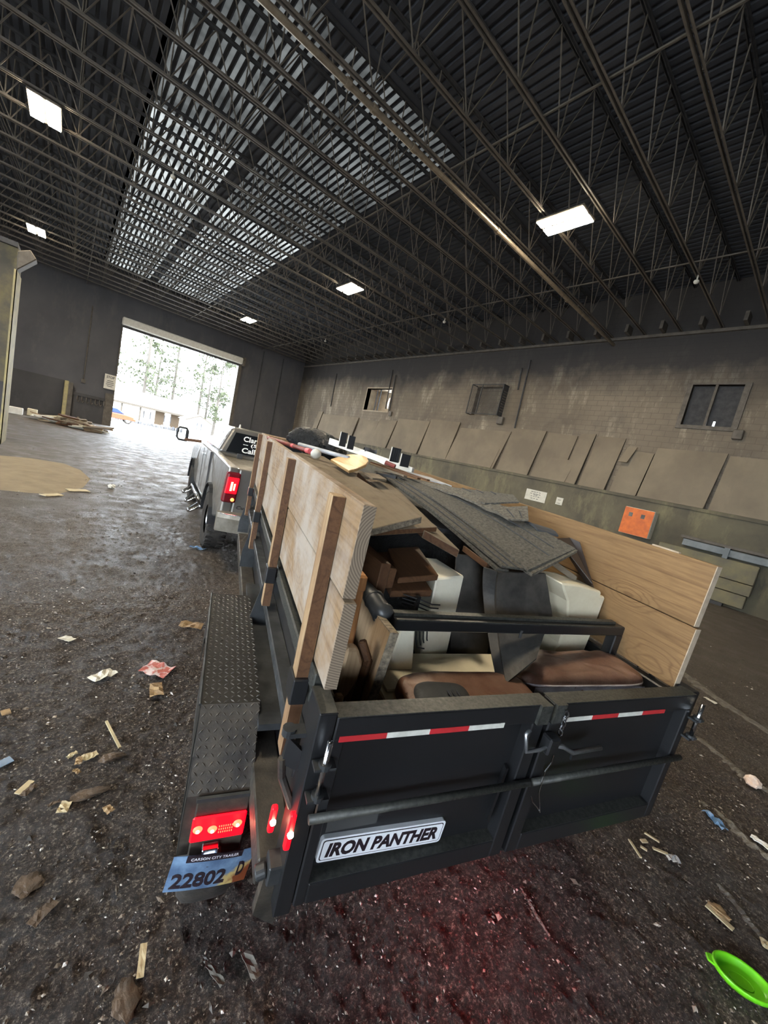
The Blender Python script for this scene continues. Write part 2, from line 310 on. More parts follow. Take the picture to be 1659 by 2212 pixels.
# ------------------------------------------------------------------ the setting
XW, YE, ZC, ZD = 16.05, 34.0, 8.63, 10.2
def floor_mat():
    m, nt, b = new_mat('wet_dirt_floor'); v = coords(nt)
    tc = N(nt, 'ShaderNodeTexCoord'); mp = N(nt, 'ShaderNodeMapping'); mp.inputs['Rotation'].default_value = (0, 0, 0.2); mp.inputs['Scale'].default_value = (1.6, 0.35, 1)
    nt.links.new(tc.outputs['Object'], mp.inputs['Vector']); st = mp.outputs['Vector']
    big = noise(nt, v, 0.55, 5, 0.6); fine = noise(nt, v, 60, 10, 0.80); streak = noise(nt, st, 1.8, 6, 0.6)
    c = ramp(nt, fine, [(0.30, (0.010, 0.006, 0.004)), (0.45, (0.028, 0.018, 0.012)), (0.54, (0.080, 0.056, 0.040)), (0.62, (0.42, 0.36, 0.28))])
    c2 = ramp(nt, fine, [(0.30, (0.035, 0.028, 0.022)), (0.50, (0.105, 0.086, 0.068)), (0.66, (0.32, 0.28, 0.24))])
    sx = N(nt, 'ShaderNodeSeparateXYZ'); nt.links.new(tc.outputs['Object'], sx.inputs[0])
    dry = N(nt, 'ShaderNodeMath', operation='MULTIPLY_ADD'); dry.inputs[1].default_value = 0.9; nt.links.new(big, dry.inputs[0])
    far = N(nt, 'ShaderNodeMapRange'); far.inputs['From Min'].default_value = 2.5; far.inputs['From Max'].default_value = 9.0; far.inputs['To Min'].default_value = -0.30; far.inputs['To Max'].default_value = 0.22
    rad = N(nt, 'ShaderNodeVectorMath', operation='LENGTH'); nt.links.new(tc.outputs['Object'], rad.inputs[0]); nt.links.new(rad.outputs['Value'], far.inputs['Value'])
    ad2 = N(nt, 'ShaderNodeMath', operation='MULTIPLY_ADD'); ad2.inputs[1].default_value = 0.5; nt.links.new(streak, ad2.inputs[0]); nt.links.new(far.outputs['Result'], ad2.inputs[2])
    nt.links.new(ad2.outputs[0], dry.inputs[2])
    f = ramp(nt, dry.outputs[0], [(0.50, (0, 0, 0)), (0.85, (1, 1, 1))])
    nt.links.new(mixc(nt, f, c, c2), b.inputs['Base Color'])
    rr = N(nt, 'ShaderNodeMapRange'); rr.inputs['From Min'].default_value = 0.35; rr.inputs['From Max'].default_value = 0.65; rr.inputs['To Min'].default_value = 0.22; rr.inputs['To Max'].default_value = 0.62
    nt.links.new(noise(nt, v, 2.2, 6, 0.7), rr.inputs['Value'])
    ra = N(nt, 'ShaderNodeMath', operation='MULTIPLY_ADD'); ra.inputs[1].default_value = 0.10; nt.links.new(f, ra.inputs[0]); nt.links.new(rr.outputs['Result'], ra.inputs[2]); nt.links.new(ra.outputs[0], b.inputs['Roughness'])
    b.inputs['Specular IOR Level'].default_value = 0.40
    h = N(nt, 'ShaderNodeMath', operation='ADD'); nt.links.new(fine, h.inputs[0])
    h2 = N(nt, 'ShaderNodeMath', operation='MULTIPLY'); h2.inputs[1].default_value = 0.8; nt.links.new(noise(nt, v, 110, 4, 0.7), h2.inputs[0]); nt.links.new(h2.outputs[0], h.inputs[1])
    bump(nt, b, h.outputs[0], 1.0, 0.022); return m
M['floor'] = floor_mat()
def wall_mat(name, c1, c2, stain, brick=True, sc=0.35):
    m, nt, b = new_mat(name); v = coords(nt); vs = coords(nt, (1, 1, 0.35))
    c = ramp(nt, noise(nt, v, sc, 6, 0.6), [(0.35, c1), (0.65, c2)])
    c = mixc(nt, ramp(nt, noise(nt, vs, 1.1, 8, 0.75), [(0.52, (0, 0, 0)), (0.70, (0.9, 0.9, 0.9))]), c, stain)
    if brick:
        mp = N(nt, 'ShaderNodeMapping'); mp.inputs['Rotation'].default_value = (math.radians(90), 0, math.radians(90)); tc = N(nt, 'ShaderNodeTexCoord')
        nt.links.new(tc.outputs['Object'], mp.inputs['Vector'])
        cb = N(nt, 'ShaderNodeCombineXYZ'); sx = N(nt, 'ShaderNodeSeparateXYZ'); nt.links.new(tc.outputs['Object'], sx.inputs[0])
        nt.links.new(sx.outputs[1], cb.inputs[0]); nt.links.new(sx.outputs[2], cb.inputs[1])
        bt = N(nt, 'ShaderNodeTexBrick'); bt.inputs['Scale'].default_value = 1.0; bt.inputs['Brick Width'].default_value = 0.4; bt.inputs['Row Height'].default_value = 0.2; bt.inputs['Mortar Size'].default_value = 0.008
        nt.links.new(cb.outputs[0], bt.inputs['Vector'])
        c = mixc(nt, bt.outputs['Fac'], c, (c1[0]*0.9, c1[1]*0.9, c1[2]*0.9)); bump(nt, b, bt.outputs['Fac'], -0.2, 0.01)
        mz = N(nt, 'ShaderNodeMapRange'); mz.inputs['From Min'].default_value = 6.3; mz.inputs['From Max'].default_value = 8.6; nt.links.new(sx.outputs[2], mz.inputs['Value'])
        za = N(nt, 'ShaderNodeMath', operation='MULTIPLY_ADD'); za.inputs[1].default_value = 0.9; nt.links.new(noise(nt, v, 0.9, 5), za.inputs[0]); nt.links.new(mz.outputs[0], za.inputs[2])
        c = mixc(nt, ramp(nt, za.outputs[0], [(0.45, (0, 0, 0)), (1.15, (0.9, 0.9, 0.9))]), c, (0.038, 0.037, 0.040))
    nt.links.new(c, b.inputs['Base Color']); b.inputs['Roughness'].default_value = 0.85; b.inputs['Specular IOR Level'].default_value = 0.25; return m
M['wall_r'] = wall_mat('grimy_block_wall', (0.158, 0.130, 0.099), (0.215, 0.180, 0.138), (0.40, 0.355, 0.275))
M['wall_e'] = wall_mat('hazed_sooty_end_wall', (0.085, 0.084, 0.092), (0.112, 0.110, 0.118), (0.13, 0.125, 0.125), False)  # sooty wall, lightened and blued in the colour to stand for haze
M['wall_band'] = wall_mat('sooty_lower_panel', (0.058, 0.056, 0.058), (0.080, 0.077, 0.078), (0.09, 0.086, 0.085), False)
M['curb'] = wall_mat('stained_push_wall', (0.085, 0.076, 0.060), (0.14, 0.125, 0.085), (0.22, 0.195, 0.115), False, 0.8)
M['ply'] = wall_mat('dusty_plywood', (0.235, 0.195, 0.140), (0.165, 0.135, 0.10), (0.19, 0.155, 0.115), False, 0.6)
M['deck'] = mat('hazed_sooty_deck', (0.030, 0.034, 0.044), (0.045, 0.050, 0.062), 0.85, 0, 1.0)  # sooty deck, its colour lifted bluish to stand in for haze
M['column'] = mat('yellow_stained_concrete', (0.15, 0.125, 0.065), (0.09, 0.08, 0.06), 0.85, 0, 2.2, 0.4, 14, lo=0.4, hi=0.6)

def frange(a, b, s): return list(np.arange(a, b, s))
def build_floor():
    xs = np.array(frange(-14, -3, 1.0)+frange(-3, -1, 0.04)+frange(-1, 5, 0.018)+frange(5, 8, 0.05)+frange(8, 16.1, 0.5)+[16.2])
    ys = np.array(frange(-10, -1, 1.0)+frange(-1, 4.5, 0.018)+frange(4.5, 9, 0.05)+frange(9, 34, 0.3)+[34.4])
    X, Y = np.meshgrid(xs, ys); fade = np.clip((X+3.5)/1.0, 0, 1)*np.clip((7.5-X)/1.0, 0, 1)*np.clip((Y+1.6)/0.8, 0, 1)*np.clip((9.0-Y)/1.5, 0, 1)
    c, s = math.cos(0.25), math.sin(0.25); U = (X*c-Y*s); V = (X*s+Y*c)
    z = 0.010*(vnoise(U*2.2, V*0.5, 1)-0.5)+0.012*(vnoise(X*5, Y*5, 2)-0.5)+0.012*(vnoise(X*13, Y*13, 3)-0.5)+0.013*(vnoise(X*27, Y*27, 4)-0.5)+0.007*(vnoise(X*55, Y*55, 6)-0.5)
    z = (z*fade*1.1).astype(np.float32)
    ny, nx = X.shape; co = np.stack([X, Y, z], -1).astype(np.float32).reshape(-1)
    idx = np.arange(nx*ny).reshape(ny, nx); q = np.stack([idx[:-1, :-1], idx[:-1, 1:], idx[1:, 1:], idx[1:, :-1]], -1).reshape(-1, 4)
    me = bpy.data.meshes.new('floor'); me.vertices.add(nx*ny); me.vertices.foreach_set('co', co)
    me.loops.add(q.size); me.loops.foreach_set('vertex_index', q.reshape(-1).astype(np.int32)); me.polygons.add(len(q))
    me.polygons.foreach_set('loop_start', (np.arange(len(q))*4).astype(np.int32)); me.update(calc_edges=True)
    me.polygons.foreach_set('use_smooth', [True]*len(q)); me.materials.append(M['floor'])
    o = bpy.data.objects.new('floor', me); COL.objects.link(o); o['kind'] = 'structure'; BASE['floor'] = Vector()
build_floor()
def holed(mb, axis, a0, a1, us, vs, holes):        # wall of thickness a0..a1 along axis (0=x,1=y), u = other horizontal, v = z
    ul = sorted(set([us[0], us[1]]+[h[0] for h in holes]+[h[1] for h in holes])); vl = sorted(set([vs[0], vs[1]]+[h[2] for h in holes]+[h[3] for h in holes]))
    for i in range(len(ul)-1):
        run = None
        for j in range(len(vl)-1):
            cu, cv = (ul[i]+ul[i+1])/2, (vl[j]+vl[j+1])/2
            solid = not any(h[0] < cu < h[1] and h[2] < cv < h[3] for h in holes)
            if solid: run = (run[0], vl[j+1]) if run else (vl[j], vl[j+1])
            if run and (not solid or j == len(vl)-2):
                lo = (a0, ul[i], run[0]) if axis == 0 else (ul[i], a0, run[0]); hi = (a1, ul[i+1], run[1]) if axis == 0 else (ul[i+1], a1, run[1])
                mb.box(lo, hi); run = None
    return mb
FAN1 = (20.6, 23.35, 5.15, 6.65); FAN2 = (11.7, 13.6, 5.3, 6.75); WIN3 = (3.08, 4.42, 5.45, 6.80)
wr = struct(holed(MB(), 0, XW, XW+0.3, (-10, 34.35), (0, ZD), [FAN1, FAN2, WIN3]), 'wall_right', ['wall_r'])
DX0, DX1, DZ = 2.38, 10.42, 6.95
wb = struct(holed(MB(), 1, YE, YE+0.35, (-14, XW), (0, ZD), [(DX0, DX1, 0, DZ)]), 'wall_back', ['wall_e'])
struct(holed(MB(), 1, -10.3, -10, (-14.3, XW+0.3), (0, ZD), [(-13.5, -6.5, 0, 6.0)]), 'wall_front', ['wall_e'])  # opening out of view, placed to let in fill daylight from behind
struct(holed(MB(), 0, -14.3, -14, (-10, 34.35), (0, ZD), [(-2, 8, 0, 6.5)]), 'wall_left', ['wall_e'])
# concrete push wall along the right side
cb = struct(MB().box((15.75, -10, 0), (XW, 34, 2.72)).box((15.70, -10, 2.66), (XW, 34, 2.76)), 'trim_1', ['curb'])
# lower dark panelling on the far wall, post, ledge, steel jamb plate
b2 = struct(MB().box((-14, 33.92, 0), (-0.30, 34, 2.4)), 'trim_2', ['wall_band'])
struct(MB().box((0.15, 33.78, 1.62), (1.95, 34, 1.80)).box((0.15, 33.9, 0), (1.95, 34, 1.62)), 'trim_3', ['wall_band'])
struct(MB().box((1.93, 33.86, 0), (2.38, 34, 2.2)), 'trim_4', ['grime_metal'])
# roof deck: corrugated, with translucent sheets
RP = 0.2
SKY = [(0.9, 3.5), (3.9, 7.3)]
def ribs(mb, x0, x1, y0, y1, ms=(0, 0)):
    n = int(round((x1-x0)/RP))
    for i in range(n):
        x = x0+i*RP; z0, z1 = ZD, ZD+0.05
        P = [(x, z0), (x+0.105, z0), (x+0.125, z1), (x+0.18, z1), (x+0.2, z0)]
        for k in range(4):
            (a, za), (b, zb) = P[k], P[k+1]
            mb.add([(a, y0, za), (b, y0, za if k in (0,) else zb), (b, y1, zb), (a, y1, za)], [(0, 1, 2, 3)], ms[0] if k == 0 else ms[1])
ce = MB()
ribs(ce, -14.2, 16.4, -10.2, 8.6); ribs(ce, -14.2, 0.9, 8.6, 34.4); ribs(ce, 3.5, 3.9, 8.6, 34.4); ribs(ce, 7.3, 16.4, 8.6, 34.4)
for sx in SKY: ribs(ce, sx[0], sx[1], 33.0, 34.4)
ce.box((-14, 8.45, ZD-0.03), (16.2, 8.75, ZD+0.07)).box((-14, 32.9, ZD-0.03), (16.2, 33.1, ZD+0.07))
ceil = struct(ce, 'ceiling', ['deck'])
for nm_, c1_, c2_ in (('sky_sheet', 0.012, 0.044), ('sky_sheet_dark', 0.003, 0.013)):
  m, nt, b = new_mat('translucent_roof_sheet'); nt.nodes.remove(b); tr = N(nt, 'ShaderNodeBsdfTranslucent'); out = nt.nodes['Material Output']
  nt.links.new(ramp(nt, noise(nt, coords(nt), 0.8, 6, 0.6), [(0.32, (c1_, c1_, c1_*0.94)), (0.62, (c2_, c2_, c2_*0.94))]), tr.inputs['Color']); nt.links.new(tr.outputs[0], out.inputs['Surface'])
  M[nm_] = m
for sx in SKY:
    y = 8.6
    while y < 32.9:
        q = MB(); ribs(q, sx[0], sx[1], y, min(y+3.05, 33.0), (0, 1)); part(q, 'skylight_sheet', ['sky_sheet_dark' if y < (11.8 if sx[0] < 2 else 14.8) else 'sky_sheet', 'deck'], ceil); y += 3.05  # sheets nearest the camera take the darker translucent colour
# roof joists (parts of the ceiling; chords and web are sub-parts, meshes shared)
JX0, JX1 = -13.9, 16.02
def joist_meshes():
    bc = MB()
    for dy in (-0.055, 0.02): bc.box((JX0, dy, ZC), (JX1, dy+0.035, ZC+0.008)).box((JX0, dy+(0 if dy > 0 else 0.027), ZC), (JX1, dy+(0.008 if dy > 0 else 0.035), ZC+0.06))
    tcd = MB()
    for dy in (-0.055, 0.02): tcd.box((JX0, dy, ZD-0.06), (JX1, dy+0.035, ZD-0.052)).box((JX0, dy+(0 if dy > 0 else 0.027), ZD-0.11), (JX1, dy+(0.008 if dy > 0 else 0.035), ZD-0.052))
    w = MB(); x = 3.87-1.43*12; n = 0
    while x < JX1-0.3:
        for dx in (-0.715, 0.0, 0.715):
            if JX0 < x+dx < JX1: w.tube([(x, 0, ZC+0.03), (x+dx, 0, ZD-0.08)], 0.015, 5, caps=False)
        x += 1.43
    return bc.mesh('bottom_chord', [M['joist']]), tcd.mesh('top_chord', [M['hazed_soot']]), w.mesh('joist_web', [M['joist']])
JB, JT, JWb = joist_meshes()
NJ = 0
for k in range(-7, 27):
    y = 2.99+1.134*k
    if y < -8 or y > 33.6: continue
    o = bpy.data.objects.new('roof_joist', JB); COL.objects.link(o); o.parent = ceil; o.location = (0, y, 0)
    for nm, me in (('top_chord', JT), ('joist_web', JWb)):
        c = bpy.data.objects.new(nm, me); COL.objects.link(c); c.parent = o
    NJ += 1
for x in (-5.9, 0.25, 6.1, 11.9):
    q = MB(); q.box((x, -9, ZC+0.06), (x+0.03, 33.9, ZC+0.09)); part(q, 'bridging_bar', ['grime_metal'], ceil)
q = MB()
for i in range(34): q.box((15.6, -7+1.134*i-2.0+0.0, ZC+0.02), (16.05, -7+1.134*i-1.9, ZC+0.30))
part(q, 'joist_bearing_plates', ['grime_metal'], wr, kind='stuff')
q = MB(); q.box((15.95, -9, ZC-0.12), (16.05, 34, ZC-0.02)); part(q, 'wall_plate', ['grime_metal'], wr)
# sprinkler main under the joists
pp = MB(); pp.tube([(-8, 7.46, 8.36), (16.0, 7.40, 8.36)], 0.060, 12, 0)
o = solo(pp, 'sprinkler_pipe', ['pipe'], 'long dusty sprinkler main pipe running under the roof joists to the right wall', 'pipe', base=(3.9, 7.42, 8.36))
for x in (-1.5, 3.3, 3.9, 4.95, 8.0, 12.0):
    part(MB().lathe([(0.061, -0.05), (0.08, -0.05), (0.08, 0.05), (0.061, 0.05)], (x-3.9+3.9, 7.425, 8.36), 0, 12), 'pipe_coupling', ['pipe'], o)
# plywood sheets leaning on the right wall above the push wall
PL = [(29.6, 28.9, 4.75), (28.8, 23.6, 4.55), (23.4, 21.2, 4.45), (21.1, 19.3, 4.6), (19.2, 16.4, 4.75), (16.3, 14.1, 4.85), (14.0, 10.9, 4.62), (10.8, 9.15, 4.80), (9.05, 7.75, 4.72), (7.65, 7.05, 4.86), (6.95, 5.95, 4.80), (5.8, 4.9, 4.35), (4.85, 2.92, 4.62), (2.85, 1.0, 4.55), (0.9, -1.3, 4.60)]
for i, (ya, yb, zt) in enumerate(PL):
    sk = 0.35*min(1.0, ya/14.0); xb = 15.80+0.05*(i % 3); xt = XW-0.03-0.02*(i % 2)
    q = MB().prism([(xb, ya+sk, 2.77), (xb, yb+sk, 2.77), (xt, yb, zt), (xt, ya, zt+0.04*((i*7) % 3-1))], (-0.035, 0, 0))
    part(q, 'plywood_sheet', ['ply'], wr)
for (ya, yb, z0, z1) in ((8.6, 7.5, 2.77, 3.7), (5.75, 5.45, 3.9, 4.5), (12.0, 11.2, 2.77, 3.75)):
    part(MB().prism([(15.76, ya+0.15, z0), (15.76, yb+0.15, z0), (15.9, yb, z1), (15.9, ya, z1)], (-0.03, 0, 0)), 'plywood_sheet', ['ply'], wr)
# conduits on the right wall
for (pts) in ([(16.0, 20.95, 7.85), (16.0, 20.8, 5.3)], [(16.0, 20.5, 7.5), (16.0, 20.35, 5.2)], [(16.0, 11.25, 7.6), (16.0, 11.15, 6.6)], [(16.0, 10.9, 7.95), (16.0, 10.75, 3.9)], [(16.0, 28.0, 7.8), (16.0, 27.9, 5.2)]):
    part(MB().tube(pts, 0.035, 6), 'conduit', ['hazed_soot'], wr)
# big doorway in the far wall
d1 = struct(MB().box((DX0-0.02, 33.9, 0), (DX0+0.06, 34.36, DZ)).box((DX1-0.10, 33.8, 0), (DX1+0.16, 34.36, DZ)).box((DX0, 33.95, DZ-0.06), (DX1, 34.36, DZ)), 'door_1', ['grime_metal'])
part(MB().box((DX0-0.05, 33.5, DZ), (DX1+0.1, 33.98, DZ+0.5)), 'roller_hood', ['white_paint'], d1, bevel=0.06)
part(MB().box((DX0, 33.75, DZ-0.16), (DX1, 33.85, DZ)), 'door_bottom_bar', ['hazed_soot'], d1)
part(MB().box((DX1+0.10, 33.42, DZ-0.1), (DX1+0.28, 34, DZ+0.55)), 'hood_bracket', ['grime_metal'], d1)
for i in range(7): part(MB().tube([(0.45+0.24*i, 33.76, 1.60), (0.45+0.24*i, 33.70, 1.35), (0.51+0.24*i, 33.70, 1.22), (0.58+0.24*i, 33.74, 1.32)], 0.028, 6), 'wall_hook', ['grime_metal'], bpy.data.objects['trim_3'])
part(MB().tube([(0.69, 33.95, 7.5), (0.67, 33.95, 2.75)], 0.03, 6).box((0.56, 33.85, 2.52), (0.78, 33.99, 2.75)), 'conduit_and_switch', ['grime_metal'], wb)
for x in (12.2, 14.0): part(MB().tube([(x, 33.95, 8.6), (x, 33.95, 0.2)], 0.04, 6), 'conduit', ['hazed_soot'], wb)
# dividing wall end with corner guard and corbel on the left
st = struct(MB().box((-2.9, 15.44, 0), (-1.36, 16.6, 5.28)), 'wall_divider', ['column'])
part(MB().box((-1.40, 15.42, 0), (-1.34, 15.46, 4.75)).box((-1.36, 15.42, 0), (-1.34, 16.6, 4.75)), 'corner_guard', ['yellow_post'], st)
part(MB().prism([(-1.36, 15.4, 4.72), (-0.98, 15.4, 5.18), (-1.12, 15.4, 5.36), (-1.36, 15.4, 5.22)], (0, 0.5, 0)), 'corbel', ['grime_metal'], st, bevel=0.02)
part(MB().box((-2.9, 15.43, 0), (-1.40, 15.445, 1.75)), 'dark_lower_panel', ['wall_band'], st)
part(MB().box((-2.9, 15.3, 5.28), (-1.36, 16.6, 5.4)), 'wall_cap', ['hazed_soot'], st)
# outside ground
gp = MB(); rows = []
for (y, z) in ((34.35, -0.01), (40, -0.12), (50, -0.45), (70, -0.5), (160, 0.5)): rows.append([(-60, y, z), (0, y, z), (30, y, z), (90, y, z)])
gp.grid(rows); M['pale_ground'] = mat('sunlit_concrete', (0.42, 0.41, 0.38), (0.36, 0.35, 0.33), 0.9); struct(gp, 'ground_outside', ['pale_ground'])

g2 = MB(); g2.grid([[(x, y, -0.02) for x in (-60, -14, 16, 40)] for y in (-40, -10)]); g2.grid([[(x, y, -0.02) for x in (-60, -14.0)] for y in (-10, 34.4)]); struct(g2, 'ground_yard', ['pale_ground'])
# ------------------------------------------------------------------ dump trailer
T = thing('dump_trailer', 'black steel dump trailer parked in the foreground with barn doors at its rear', 'trailer', (1.2, 2.4, ground_z(1.2, 2.4)), 'F')
GD = 0.85; ZT, ZB = 1.272, 0.63
DF = 4.46                                              # front of the bed
part(MB().box((0.39, 0.95, 0.62), (0.405, DF, 1.2)), 'side_wall', ['black_steel'], T)
part(MB().box((2.045, 0.95, 0.62), (2.06, DF, 1.2)), 'side_wall', ['black_steel'], T)
part(MB().box((0.39, DF-0.02, 0.62), (2.06, DF, 1.22)), 'front_wall', ['black_steel'], T)
part(MB().box((0.39, 0.93, 0.66), (2.06, DF, 0.68)), 'bed_floor', ['dirty_black'], T)
part(MB().box((0.352, 0.97, 1.19), (0.415, DF, 1.252)), 'top_rail', ['dusty_steel'], T, bevel=0.006)
part(MB().box((2.028, 0.92, 1.165), (2.088, DF, 1.225)), 'top_rail', ['black_steel'], T, bevel=0.006)
part(MB().box((0.330, 0.95, 0.985), (0.392, DF, 1.035)), 'side_rub_rail', ['worn_steel'], T, bevel=0.005)
part(MB().box((0.285, 0.95, 0.60), (0.39, DF, 0.70)), 'lower_rail', ['dirty_black'], T, bevel=0.006)
part(MB().box((2.06, 0.95, 0.60), (2.12, DF, 0.70)), 'lower_rail', ['dirty_black'], T, bevel=0.006)
STK = [1.07, 2.03, 3.28, 4.36]
for i_, d in enumerate(STK):
    d0 = d-(0.03, 0.062, 0.08, 0.08)[i_]; part(MB().box((0.296, d0-0.012, 1.175), (0.347, d0+0.070, 1.262)), 'stake_pocket', ['black_steel'], T, bevel=0.004)
    part(MB().box((2.085, d-0.01, 1.17), (2.13, d+0.067, 1.25)), 'stake_pocket', ['black_steel'], T, bevel=0.004)
    if d > 1.5: part(MB().prism([(0.388, d+0.14, 0.70), (0.388, d+0.14, 1.19), (0.345, d+0.14, 1.19), (0.275, d+0.14, 0.84), (0.275, d+0.14, 0.70)], (0, 0.012, 0)), 'side_gusset', ['worn_steel'], T)
part(MB().box((0.290, 1.36, 0.800), (0.392, 2.75, 0.83)), 'fender_ledge', ['worn_steel'], T)
# chassis, tongue, axles, wheels
part(MB().box((0.75, 1.3, 0.45), (0.83, DF+0.1, 0.58)).box((1.62, 1.3, 0.45), (1.70, DF+0.1, 0.58)), 'chassis_rail', ['dirty_black'], T)
part(MB().bar((0.79, DF, 0.5), (1.16, DF+0.78, 0.5), 0.08, 0.12).bar((1.66, DF, 0.5), (1.29, DF+0.78, 0.5), 0.08, 0.12).box((1.17, DF+0.68, 0.46), (1.28, DF+0.86, 0.56)), 'tongue', ['dirty_black'], T)
part(MB().box((0.98, DF+0.05, 0.5), (1.46, DF+0.42, 0.92)), 'pump_box', ['black_steel'], T, bevel=0.02)
TYP = [(0.19, -0.10), (0.25, -0.105), (0.315, -0.10), (0.34, -0.075), (0.345, -0.04), (0.345, 0.04), (0.34, 0.075), (0.315, 0.10), (0.25, 0.105), (0.19, 0.10)]
RIM = [(0.02, -0.05), (0.12, -0.045), (0.17, -0.085), (0.195, -0.09), (0.195, 0.06), (0.10, 0.05), (0.02, 0.05)]
for d in (1.565, 2.33):
    zc = ground_z(1.2, d)+0.345
    part(MB().tube([(0.2, d, zc), (2.25, d, zc)], 0.04, 8), 'axle', ['dirty_black'], T)
    for s_, c in ((1, 0.165), (-1, 2.285)):
        w = part(MB().lathe(TYP, (c+0.03*s_, d, zc), 0, 28), 'wheel', ['rubber'], T, smooth=True)
        part(MB().lathe([(r, -h*s_) for r, h in RIM], (c+0.03*s_, d, zc), 0, 20), 'wheel_rim', ['dirty_black'], w, smooth=True)
# left fender with tread plate
FZt, F0, F1 = 0.870, 1.44, 2.46; SL, SR = 0.070, 0.292
fn = MB(); prof = [(1.255, 0.38), (1.262, 0.63), (F0, FZt), (F1, FZt), (2.62, 0.63), (2.625, 0.42)]
for (a, za), (c, zc) in zip(prof[:-1], prof[1:]): fn.prism([(SL, a, za), (SR, a, za), (SR, c, zc), (SL, c, zc)], (0, 0.004 if abs(a-c) < 0.02 else 0, -0.004), 0 if a == F0 else 1)
arc = [(1.98+0.56*math.cos(a), 0.30+0.44*math.sin(a)) for a in np.linspace(0.1, math.pi-0.1, 11)]
for sx in (SL-0.003, SR-0.001):
    arcs = arc
    for i in range(10):                                # outer skirt between the arch and the fender outline
        (a, za), (c, zc) = arc[i], arc[i+1]
        def topz(d): return float(np.interp(d, [1.262, F0, F1, 2.62], [0.63, FZt, FZt, 0.63]))
        fn.prism([(sx, a, za), (sx, c, zc), (sx, c, topz(c)), (sx, a, topz(a))], (0.004, 0, 0))
    fn.prism([(sx, 1.258, 0.38), (sx, 1.335, 0.38), (sx, 1.335, topz(1.335)), (sx, 1.262, 0.63)], (0.004, 0, 0))
    fn.prism([(sx, 2.527, 0.42), (sx, 2.605, 0.42), (sx, 2.60, 0.63), (sx, 2.527, topz(2.527))], (0.004, 0, 0))
fo = part(fn, 'fender', ['tread', 'dirty_black'], T)
tr = MB()
def lug(c, ax, up, L=0.025, Wd=0.0075, h=0.0032):
    c = Vector(c); ax = Vector(ax).normalized(); up = Vector(up).normalized(); sd = up.cross(ax)
    tr.add([c+ax*L/2, c+sd*Wd/2, c-ax*L/2, c-sd*Wd/2, c+up*h], [(0, 1, 4), (1, 2, 4), (2, 3, 4), (3, 0, 4)], 0 if up.z > 0.99 else 1)
for i in range(38):
    for j in range(9):
        d = F0+0.015+i*0.0265; s_ = SL+0.014+j*0.0255
        a = 0.75 if (i+j) % 2 else -0.75; lug((s_, d, FZt), (math.sin(a), math.cos(a), 0), (0, 0, 1))
sl = Vector((0, F0-1.262, FZt-0.63)).normalized(); un = Vector((0, -sl.z, sl.y))
for i in range(11):
    for j in range(9):
        p = Vector((SL+0.014+j*0.0255, 1.262, 0.63))+sl*(0.014+i*0.0275); a = 0.75 if (i+j) % 2 else -0.75
        lug(p, Vector((1, 0, 0))*math.sin(a)+sl*math.cos(a), un)
part(tr, 'tread_lugs', ['lug', 'dirty_black'], fo, kind='stuff')
part(MB().tube([(SL-0.004, F0, FZt), (SL-0.004, F1, FZt)], 0.006, 6), 'fender_edge', ['worn_steel'], fo)
# right fender (mostly hidden)
fr_ = MB(); pr = [(1.262, 0.63), (F0, FZt-0.03), (F1, FZt-0.03), (2.60, 0.63)]
for (a, za), (c, zc) in zip(pr[:-1], pr[1:]): fr_.prism([(2.17, a, za), (2.40, a, za), (2.40, c, zc), (2.17, c, zc)], (0, 0, -0.004))
part(fr_, 'fender', ['tread'], T)
# tail lamp panel on the left fender's rear face
lp = part(MB().box((SL+0.035, 1.238, 0.385), (SR-0.004, 1.254, 0.628)), 'lamp_panel', ['dirty_black'], T, bevel=0.004)
part(MB().box((SL+0.032, 1.236, 0.625), (SR-0.002, 1.248, 0.640)), 'lamp_panel_lip', ['worn_steel'], lp)
for s_, z in ((0.122, 0.520), (0.172, 0.512), (0.258, 0.522)):
    ld = part(MB().lathe([(0.0, -0.020), (0.012, -0.018), (0.018, -0.010), (0.018, 0.0)], (s_, 1.238, z), 1, 14), 'marker_lamp', ['led_red'], lp, smooth=True)
    part(MB().lathe([(0.0, -0.024), (0.006, -0.022), (0.006, -0.016)], (s_, 1.238, z), 1, 10), 'led_core', ['led_core'], ld, smooth=True)
part(MB().box((0.100, 1.226, 0.460), (0.286, 1.237, 0.570)), 'red_lens', ['lamp_red'], lp, bevel=0.006)
rf = MB()
for i in range(7):
    for j in range(3): rf.box((0.194+i*0.0075, 1.2245, 0.492+j*0.013), (0.197+i*0.0075, 1.227, 0.498+j*0.013))
part(rf, 'lens_facets', ['led_red'], lp, kind='stuff')
part(MB().box((0.148, 1.205, 0.405), (0.205, 1.236, 0.445), 0).box((0.155, 1.200, 0.408), (0.198, 1.206, 0.426), 1), 'plate_lamp', ['chrome', 'plate_light'], lp, bevel=0.003)
# number plate: bent sheet, frame strip, embossed characters
pc, pr_, pu = Vector((0.195, 1.195, 0.360)), Vector((1, 0.02, -0.10)).normalized(), Vector((0.12, 0.0, 1)).normalized(); pn = pr_.cross(pu)
m, nt, b = new_mat('rusty_blue_plate'); v = coords(nt); sx = N(nt, 'ShaderNodeSeparateXYZ'); tc = N(nt, 'ShaderNodeTexCoord'); nt.links.new(tc.outputs['Object'], sx.inputs[0])
c = ramp(nt, noise(nt, v, 14, 4), [(0.35, (0.07, 0.12, 0.21)), (0.65, (0.19, 0.30, 0.45))])
rx = N(nt, 'ShaderNodeMapRange'); rx.inputs['From Min'].default_value = -1.05; rx.inputs['From Max'].default_value = -0.86; nt.links.new(sx.outputs[0], rx.inputs['Value'])
rz = N(nt, 'ShaderNodeMapRange'); rz.inputs['From Min'].default_value = 0.465; rz.inputs['From Max'].default_value = 0.375; nt.links.new(sx.outputs[2], rz.inputs['Value'])
